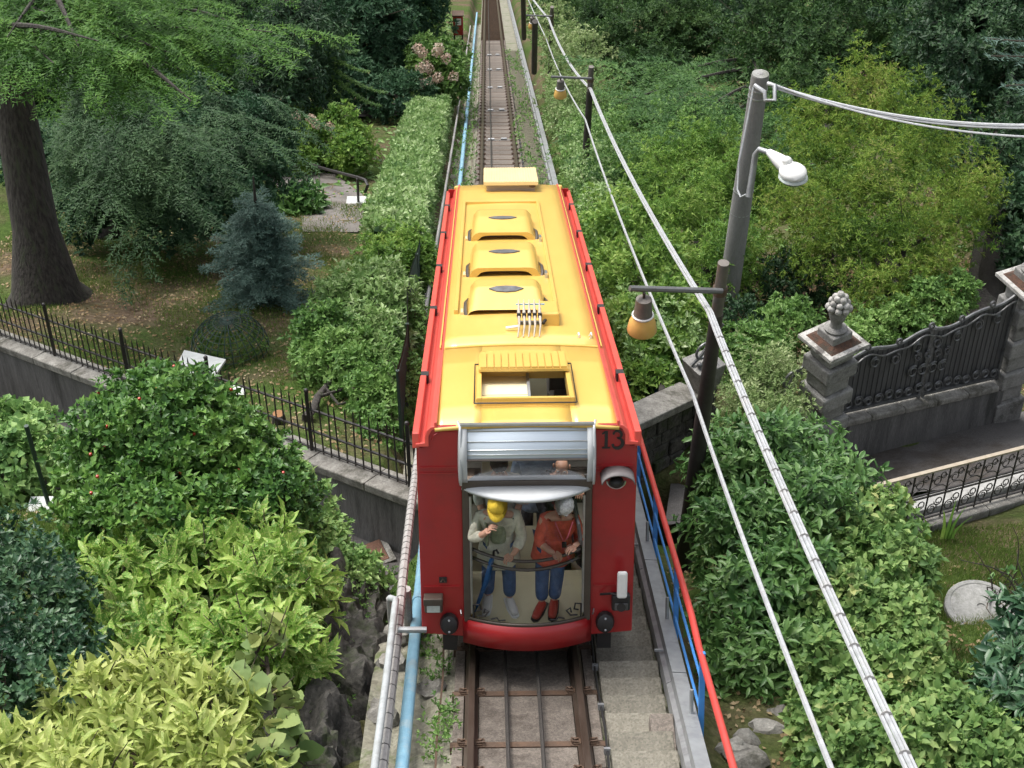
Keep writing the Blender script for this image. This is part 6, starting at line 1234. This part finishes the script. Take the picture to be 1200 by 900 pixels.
# --- ground scatter: fallen leaves and grass
def scatter(name, n, x0, x1, y0, y1, m, L, W, seed, upright=False, mask=None, kind='stuff'):
    rg = np.random.default_rng(seed); X = rg.uniform(x0, x1, n); Y_ = rg.uniform(y0, y1, n)
    keep = np.sin(X*1.3+seed)*np.sin(Y_*.9+seed*2)+.5*np.sin(X*3.1+Y_*2.3)+rg.normal(size=n)*.45 > (mask if mask is not None else -9); X, Y_ = X[keep], Y_[keep]
    Zg = terr(X, Y_)+.03*np.sin(X*3.1+Y_*1.7)*np.sin(Y_*2.3-X*.9); P = np.stack([X, Y_, Zg+.02], -1); k = len(P)
    if upright: D = norm(np.stack([rg.normal(size=k)*.35, rg.normal(size=k)*.35, np.ones(k)], -1)); Nn = rg.normal(size=(k, 3))
    else: D = norm(np.stack([rg.normal(size=k), rg.normal(size=k), rg.normal(size=k)*.3-.2], -1)); Nn = UP+rg.normal(size=(k, 3))*.4
    V, F = leaves(P, D, Nn, L*rg.uniform(.6, 1.3, k), W, LEAF4 if not upright else NEEDLE)
    return npmesh(name, V, F, LM[m], None, kind)
def onlane_free(o): return o
scatter('fallen_leaves', 11000, -11.5, -1.9, 20.5, 42, 'litter', .075, .05, 111)
scatter('grass', 120000, -11.5, -2.0, 20.5, 40, 'grass', .09, .014, 112, True, mask=.05)
scatter('grass', 26000, -9, -4.2, 16.5, 21.6, 'grass', .11, .014, 113, True, mask=-.6)
scatter('grass', 60000, 4.8, 9.8, 15.8, 20.4, 'grass', .085, .013, 114, True, mask=-1.0)
scatter('fallen_leaves', 2500, 1.9, 6.6, 13, 19, 'litter', .07, .05, 115)
scatter('fallen_leaves', 9000, 3.5, 11, 25, 34, 'litter', .08, .05, 117)
scatter('ground_cover', 30000, -30, -1.9, 40, 110, 'shrub', .22, .12, 116)
scatter('ground_cover', 30000, 2.2, 34, 26, 120, 'shrub', .22, .12, 118)

for k, (y0, y1) in enumerate(((30, 45), (45, 62), (62, 85))):
    bl = [((1.05+.35*math.sin(y*3.7), y, -TS*y-.12), (.22, .5, .10)) for y in np.arange(y0, y1, .9)]
    add_plant('low_weeds', ('low weeds over the mossy steps just beyond the railcar', 'weeds on the mossy steps beside the second lamp pole', 'weeds on the farthest steps beside the track')[k], 'weeds', (1.05, (y0+y1)/2, -TS*(y0+y1)/2-.2), bl, 'shrub', 420, trunk=0, k=5, L=.09, W=.045, seed=130+k, twigs=0)
    bl = [((-1.15+.3*math.sin(y*2.9), y, -TS*y-.15), (.25, .5, .12)) for y in np.arange(y0, y1, .8)]
    add_plant('low_weeds', ('low weeds between hedge and track just beyond the railcar', 'weeds beside the blue pipe along the middle of the hedge', 'weeds beside the pipe near the hydrangea')[k], 'weeds', (-1.15, (y0+y1)/2, -TS*(y0+y1)/2-.2), bl, 'shrub', 420, trunk=0, k=5, L=.09, W=.045, seed=140+k, twigs=0)

nb_ = Vector(nd.location); bush(nd, [(tuple(nb_+Vector((0, 0, .1))), (.62, .62, .35))], LM['mid'], 260, k=6, L=.08, W=.035, seed=160, loc=nb_, twigs=0)
for k, (x, y) in enumerate(((-2.05, 16.3), (-1.9, 14.9), (-2.15, 13.4))):
    add_plant('moss_tuft', ('green moss and ferns on the higher rock of the bank', 'green moss and ferns on the middle rock of the bank', 'green moss and ferns on the nearest rock of the bank')[k], 'moss', (x, y, -TS*y-.5), [((x, y, -TS*y-.45), (.3, .5, .16)), ((x+.25, y+.3, -TS*y-.6), (.15, .3, .15))], 'shrub', 420, trunk=0, twigs=0, k=5, L=.042, W=.02, seed=170+k, ragged=.5)

# ---------------------------------------------------------------- people in the railcar
M['skin'] = mat('skin', (.56, .32, .22), .5, (.50, .27, .19), 12)
def cloth(n, c, s=9): return mat(n, c, .92, tuple(v*.6 for v in c), s, bump=.9, bscale=16)
def skinned(name, chains, m, parent, sub=2):
    """one continuous surface grown round connected (point, radius) chains"""
    vs, es, rs, idx = [], [], [], {}
    for ch in chains:
        last = None
        for (p, r) in ch:
            key = tuple(round(c, 4) for c in p)
            if key not in idx: idx[key] = len(vs); vs.append(p); rs.append(r)
            if last is not None and last != idx[key]: es.append((last, idx[key]))
            last = idx[key]
    me = bpy.data.meshes.new(name); me.from_pydata(vs, es, [])
    o = bpy.data.objects.new(name, me); col.objects.link(o)
    sk = o.modifiers.new('skin', 'SKIN'); sk.use_smooth_shade = True
    for i, r in enumerate(rs):
        d = me.skin_vertices[0].data[i]; d.radius = r if isinstance(r, tuple) else (r, r); d.use_root = (i == 0)
    ss = o.modifiers.new('sub', 'SUBSURF'); ss.levels = sub; ss.render_levels = sub
    dg = bpy.context.evaluated_depsgraph_get(); dg.update()
    mesh = bpy.data.meshes.new_from_object(o.evaluated_get(dg)); mesh.name = name
    bpy.data.objects.remove(o); bpy.data.meshes.remove(me)
    mesh.materials.clear(); mesh.materials.append(m); mesh.shade_smooth()
    q = bpy.data.objects.new(name, mesh); col.objects.link(q); q.parent = parent
    return q
def person(lab, base, J, hair, top, legs, shoes, skin='skin', cap=None, face=0., extra=None, group='passengers in the railcar'):
    """J: joints in metres from the base, -y towards the camera: hip, waist, chest, neck, head, sh/el/wr/fist for l and r, hl/kl/al, hr/kr/ar"""
    t = thing('person', lab, 'person', base, group=group); V = {k: Vector((v[0]*.86, v[1], v[2])) if k != 'look' else Vector(v) for k, v in J.items()}; sm = M[skin]
    neck, head = V['neck'], V['head']; f = (V.get('look') or Vector((0, -1, -.25))).normalized()
    up = (head-neck).normalized(); sd = f.cross(up).normalized(); up2 = sd.cross(f).normalized()
    body = [[(V['hip'], (.125, .1)), (V['waist'], (.12, .09)), (V['chest'], (.14, .1)), (neck, .052), (neck.lerp(head, .45), .055), (head, (.078, .092)), (head+up2*.075, (.066, .08))]]
    for s in 'lr':
        body.append([(V['chest'], (.14, .1)), (V['sh'+s], .062), (V['el'+s], .045), (V['wr'+s], .031), (V['wr'+s].lerp(V['fist'+s], .55), (.036, .022))])
        body.append([(V['hip'], (.125, .1)), (V['h'+s], .08), (V['k'+s], .055), (V['a'+s], .042)])
    b = skinned('body', body, sm, t)
    # hands: palm knuckles to five fingers of unequal length, bent round what they hold
    for s in 'lr':
        w_, fi = V['wr'+s], V['fist'+s]; d = (fi-w_).normalized(); a = d.cross(Vector((0, 0, 1))); a = a.normalized() if a.length > .1 else Vector((1, 0, 0)); nn = a.cross(d)
        cur = -nn if nn.z > 0 else nn; mb = MB(); pc = w_.lerp(fi, .75)
        for k, (off, ln) in enumerate(((-.030, .058), (-.010, .070), (.010, .066), (.030, .050))):
            q0 = pc+a*off; q1 = q0+d*ln*.5+cur*.006; q2 = q1+d*ln*.3+cur*.024; q3 = q2+d*ln*.05+cur*.026
            mb.tube([q0-d*.02, q0, q1, q2, q3], [.0095, .0098, .009, .0082, .006], 7)
        q0 = w_.lerp(fi, .35)+a*(.032 if s == 'l' else -.032); sg = 1 if s == 'l' else -1
        mb.tube([q0-a*.012*sg, q0+a*sg*.016+d*.02, q0+a*sg*.02+d*.045+cur*.01, q0+a*sg*.010+d*.062+cur*.014], [.012, .011, .010, .007], 7)
        mb.build('fingers', sm, b, smooth=True)
    # face
    fc = head+f*.088
    MB().tube([fc+up2*.02-f*.012, fc+f*.012-up2*.012, fc+f*.02-up2*.025], [.008, .012, .011], 7).build('nose', sm, b, smooth=True)
    for s in (-1, 1):
        MB().ball(tuple(fc+sd*s*.032+up2*.018-f*.012), (.013, .009, .008), 8, 5).build('eye', M['white'], b, smooth=True)
        MB().ball(tuple(fc+sd*s*.032+up2*.018-f*.003), (.006, .005, .006), 6, 4).build('pupil', M['black'], b)
        MB().ball(tuple(head+sd*s*.082-up2*.0), (.012, .02, .03), 8, 5).build('ear', sm, b, smooth=True)
        MB().tube([fc+sd*s*.05+up2*.032-f*.018, fc+sd*s*.03+up2*.038-f*.006, fc+sd*s*.014+up2*.034-f*.004], .005, 5).build('eyebrow', hair or M['skin'], b)
    MB().tube([fc-sd*.024-up2*.045-f*.012, fc-up2*.047-f*.002, fc+sd*.024-up2*.045-f*.012], [.004, .007, .004], 6).build('mouth', M['lip'], b, smooth=True)
    MB().ball(tuple(fc-up2*.075-f*.022), (.028, .026, .02), 8, 5).build('chin', sm, b, smooth=True)
    if hair and not cap:
        hb_ = MB(); 
        hb_.ball((0, 0, 0), 1, 16, 10); hb_.v = [tuple(head+up2*.045-f*.02+sd*p[0]*.094*(1+.05*math.sin(p[2]*19+p[1]*9))+up2*p[2]*.098*(1+.05*math.sin(p[0]*21))-f*p[1]*.105) for p in hb_.v]
        h_ = hb_.build('hair', hair, t, smooth=True)
    elif hair: 
        hb_ = MB(); hb_.ball((0, 0, 0), 1, 14, 8); hb_.v = [tuple(head+up2*.0-f*.03+sd*p[0]*.088+up2*p[2]*.06-f*p[1]*.085) for p in hb_.v]; hb_.build('hair', hair, t, smooth=True)
    # clothes
    hem = .16 if top[1] > .7 else .06
    tp = [[(V['hip']-Vector((0, .01, .05)), (.17, .135)), (V['hip'], (.165, .13)), (V['waist'], (.16, .125)), (V['chest'], (.165, .125)), (V['chest'].lerp(neck, .62), (.11, .085))]]
    for s in 'lr': tp.append([(V['chest'], (.165, .125)), (V['sh'+s], .075), (V['el'+s], .06), (V['el'+s].lerp(V['wr'+s], top[1]), .058)])
    tj = skinned('jacket' if top[1] > .5 else 'shirt', tp, top[0], t)
    W_, Hp = V['waist'], V['hip']; low = .24 if top[1] > .7 else .15      # open hem of the jacket or top, standing off the trousers
    def hemf(a, b_):
        c = W_.lerp(Hp, b_) if b_ < .5 else W_.lerp(Hp, .5); z = W_.z+.02-(W_.z+.02-(Hp.z-low))*b_; th = 2*math.pi*a
        f_ = 1+.035*math.sin(th*7+b_*3)*b_
        return (c.x+(.15+.06*b_)*f_*math.cos(th), c.y-.02*b_+(.12+.075*b_)*f_*math.sin(th), z)
    MB().sheet(hemf, 36, 6).build('jacket_hem' if top[1] > .7 else 'top_hem', top[0], tj, smooth=True, solid=.012)
    lg_ = [[(V['hip'], (.14, .115))]+[(V['h'+s], .095), (V['k'+s], .075), (V['a'+s]+Vector((0, 0, .03)), .068)] for s in 'lr']
    skinned('trousers', lg_, legs, t)
    for s in 'lr':
        a = V['a'+s]; dd = Vector((J.get('toe'+s, (0, -1, 0)))).normalized()
        so = skinned('shoe', [[(Vector((a.x, a.y, .05))-dd*.05, (.045, .05)), (Vector((a.x, a.y, .045))+dd*.07, (.05, .042)), (Vector((a.x, a.y, .036))+dd*.16, (.045, .034)), (Vector((a.x, a.y, .03))+dd*.19, (.03, .025))]], shoes, t)
        MB().prism([(-.045, -.075), (.045, -.075), (.055, .08), (.04, .19), (0, .215), (-.04, .19), (-.055, .08)], 'z', .0, .018, lambda p: Vector((a.x, a.y, p.z))+dd*p.y+Vector((-dd.y, dd.x, 0))*p.x).build('sole', M['white'] if shoes.name.startswith('pale') else M['black'], so)
    if cap:
        cb2 = MB(); cb2.ball((0, 0, 0), 1, 18, 10); cb2.v = [tuple(head+up2*.058-f*.005+sd*p[0]*.098+up2*max(p[2], -.25)*(.088-.012*math.cos(3*math.atan2(p[0], p[1])+.5)*abs(p[2]))-f*p[1]*.112) for p in cb2.v]
        co = cb2.build('cap', cap, t, smooth=True)
        n = 10; vs = []
        for k in range(n+1):
            th = math.pi*(k/n); 
            for r_ in (1., 1.75): vs.append(head+up2*(.045-.028*(r_-1))+f*(.10*math.sin(th)*r_-.0)+sd*.092*math.cos(th)*(1+.05*(r_-1)))
        MB().add(vs, [(2*k, 2*k+1, 2*k+3, 2*k+2) for k in range(n)]).build('peak', cap, co, smooth=True, solid=.006)
        MB().ball(tuple(head+up2*.148), (.01, .01, .006), 6, 4).build('button', cap, co)
    return t
M['lip'] = mat('lips', (.42, .16, .13), .5)
H_grey = mat('silver grey hair', (.62, .62, .61), .8, (.34, .34, .34), 45, bump=.6, bscale=120)
H_dark = mat('dark brown hair', (.03, .02, .014), .6, (.02, .014, .01), 50, bump=.5, bscale=120)
denim = cloth('blue denim', (.06, .11, .23)); 
man = person('man in yellow cap and pale jacket leaning on the rail, hand at his chin', (-.25, 14.72, -6.40), dict(
    hip=(0, .10, .86), waist=(0, .06, 1.00), chest=(0, -.01, 1.20), neck=(.0, -.05, 1.34), head=(-.005, -.08, 1.44), look=(-.1, -.9, -.3),
    shl=(-.205, -.01, 1.24), ell=(-.30, -.10, 1.02), wrl=(-.15, -.19, 1.20), fistl=(-.08, -.20, 1.30), shr=(.205, -.01, 1.24), elr=(.27, -.03, .98), wrr=(.18, -.19, .915), fistr=(.09, -.235, .905),
    hl=(-.09, .09, .82), kl=(-.115, .02, .46), al=(-.13, .02, .09), hr=(.09, .09, .82), kr=(.12, .01, .46), ar=(.13, -.02, .09), toel=(-.1, -1, 0), toer=(.3, -1, 0)),
    H_grey, (cloth('pale sage jacket', (.64, .62, .50)), .80), denim, mat('pale grey shoes', (.62, .60, .56), .7), cap=cloth('yellow cap cloth', (.72, .50, .04)))
o = Vector(man.location)
fr_ = skinned('pullover_front', [[(Vector((.0, -.075, 1.22)), (.075, .05)), (Vector((.0, -.06, 1.05)), (.085, .06)), (Vector((.0, -.01, .86)), (.09, .05))]], cloth('sage pullover', (.34, .39, .26)), man)
MB().tube([(-.12, -.10, 1.25), (-.10, -.125, 1.12), (-.11, -.11, .95)], .016, 6).build('jacket_edge', fr_.data.materials[0], man, smooth=True)
um = thing('umbrella', 'furled blue umbrella hanging below the hands of the man in the yellow cap', 'umbrella', (-.36, 14.56, -6.36))
MB().tube([(.06, -.03, .84), (.04, -.02, .76), (.0, 0, .5), (-.10, .0, .12), (-.13, .0, .0)], [.016, .026, .03, .018, .006], 8).build('canopy', cloth('blue umbrella cloth', (.03, .14, .38)), um, smooth=True)
MB().tube([(.06, -.03, .84), (.065, -.035, .92), (.09, -.05, .95), (.11, -.06, .91)], .011, 7).build('handle', 'black', um, smooth=True)
wom = person('silver haired woman in an orange red top and red shoes leaning on the rail', (.255, 14.66, -6.40), dict(
    hip=(.02, .12, .84), waist=(.05, .08, .97), chest=(.09, .04, 1.17), neck=(.125, .03, 1.30), head=(.14, .0, 1.395), look=(-.15, -.85, -.38),
    shl=(-.075, .03, 1.20), ell=(-.135, -.03, .97), wrl=(.0, -.15, .955), fistl=(.09, -.18, .935), shr=(.275, .04, 1.19), elr=(.34, .02, .97), wrr=(.28, -.11, 1.0), fistr=(.21, -.16, 1.02),
    hl=(-.06, .11, .80), kl=(-.085, .03, .45), al=(-.085, -.02, .09), hr=(.10, .11, .80), kr=(.09, .03, .45), ar=(.06, -.0, .09), toel=(-.45, -1, 0), toer=(-.15, -1, 0)),
    H_grey, (cloth('orange red top', (.68, .12, .07)), .45), denim, mat('red shoes', (.45, .05, .03), .5))
hd_ = Vector((.14, .0, 1.395))
MB().tube([(.04, -.06, 1.27), (.10, -.13, 1.14), (.125, -.145, 1.08), (.16, -.13, 1.14), (.21, -.06, 1.27)], .007, 5).build('lanyard', mat('pink lanyard', (.6, .12, .16), .6), wom, smooth=True)
MB().box(.105, .15, -.165, -.145, 1.02, 1.09).build('camera', 'black', wom, bevel=.006)
MB().tube([(.22, .14, 1.30), (.265, -.06, 1.24), (.285, -.11, 1.08), (.30, -.02, .9)], [.016, .02, .022, .02], 6).build('bag_strap', 'gateiron', wom, smooth=True)
skinned('bag', [[(Vector((.33, .04, .86)), (.08, .05)), (Vector((.34, .05, .66)), (.12, .08)), (Vector((.34, .05, .52)), (.11, .07))]], cloth('grey shoulder bag', (.06, .06, .065)), wom)
stand = dict(hip=(0, .05, .92), waist=(0, .04, 1.06), chest=(0, .02, 1.30), neck=(0, .0, 1.47), head=(0, -.03, 1.58), shl=(-.20, .02, 1.36), ell=(-.26, .03, 1.08), wrl=(-.18, -.14, .95), fistl=(-.12, -.2, .93),
    shr=(.20, .02, 1.36), elr=(.26, .03, 1.08), wrr=(.18, -.14, .95), fistr=(.12, -.2, .93), hl=(-.09, .05, .88), kl=(-.1, .03, .48), al=(-.1, .04, .09), hr=(.09, .05, .88), kr=(.1, .03, .48), ar=(.1, .04, .09))
def pose(**k): d = dict(stand); d.update(k); return d
person('dark haired man in a white shirt seen through the left of the upper window', (-.23, 15.62, -6.92), pose(look=(.1, -1, -.2)), H_dark, (cloth('white shirt', (.62, .63, .58)), .4), denim, mat('brown shoes', (.06, .035, .02), .6))
person('bald man standing at the right behind the silver haired woman', (.40, 15.62, -6.92), pose(look=(-.1, -1, -.2), wrr=(.22, -.2, 1.36), fistr=(.2, -.28, 1.44), elr=(.3, -.06, 1.16)), None, (cloth('dark jacket', (.045, .045, .05)), .9), cloth('dark trousers', (.05, .045, .04)), mat('black shoes', (.02, .02, .02), .5))
person('passenger in a pale blue shirt farther back in the middle of the railcar', (.17, 16.55, -7.48), pose(), H_dark, (cloth('pale blue shirt', (.34, .42, .56)), .8), cloth('grey trousers', (.10, .10, .11)), mat('black leather shoes', (.02, .02, .022), .5))
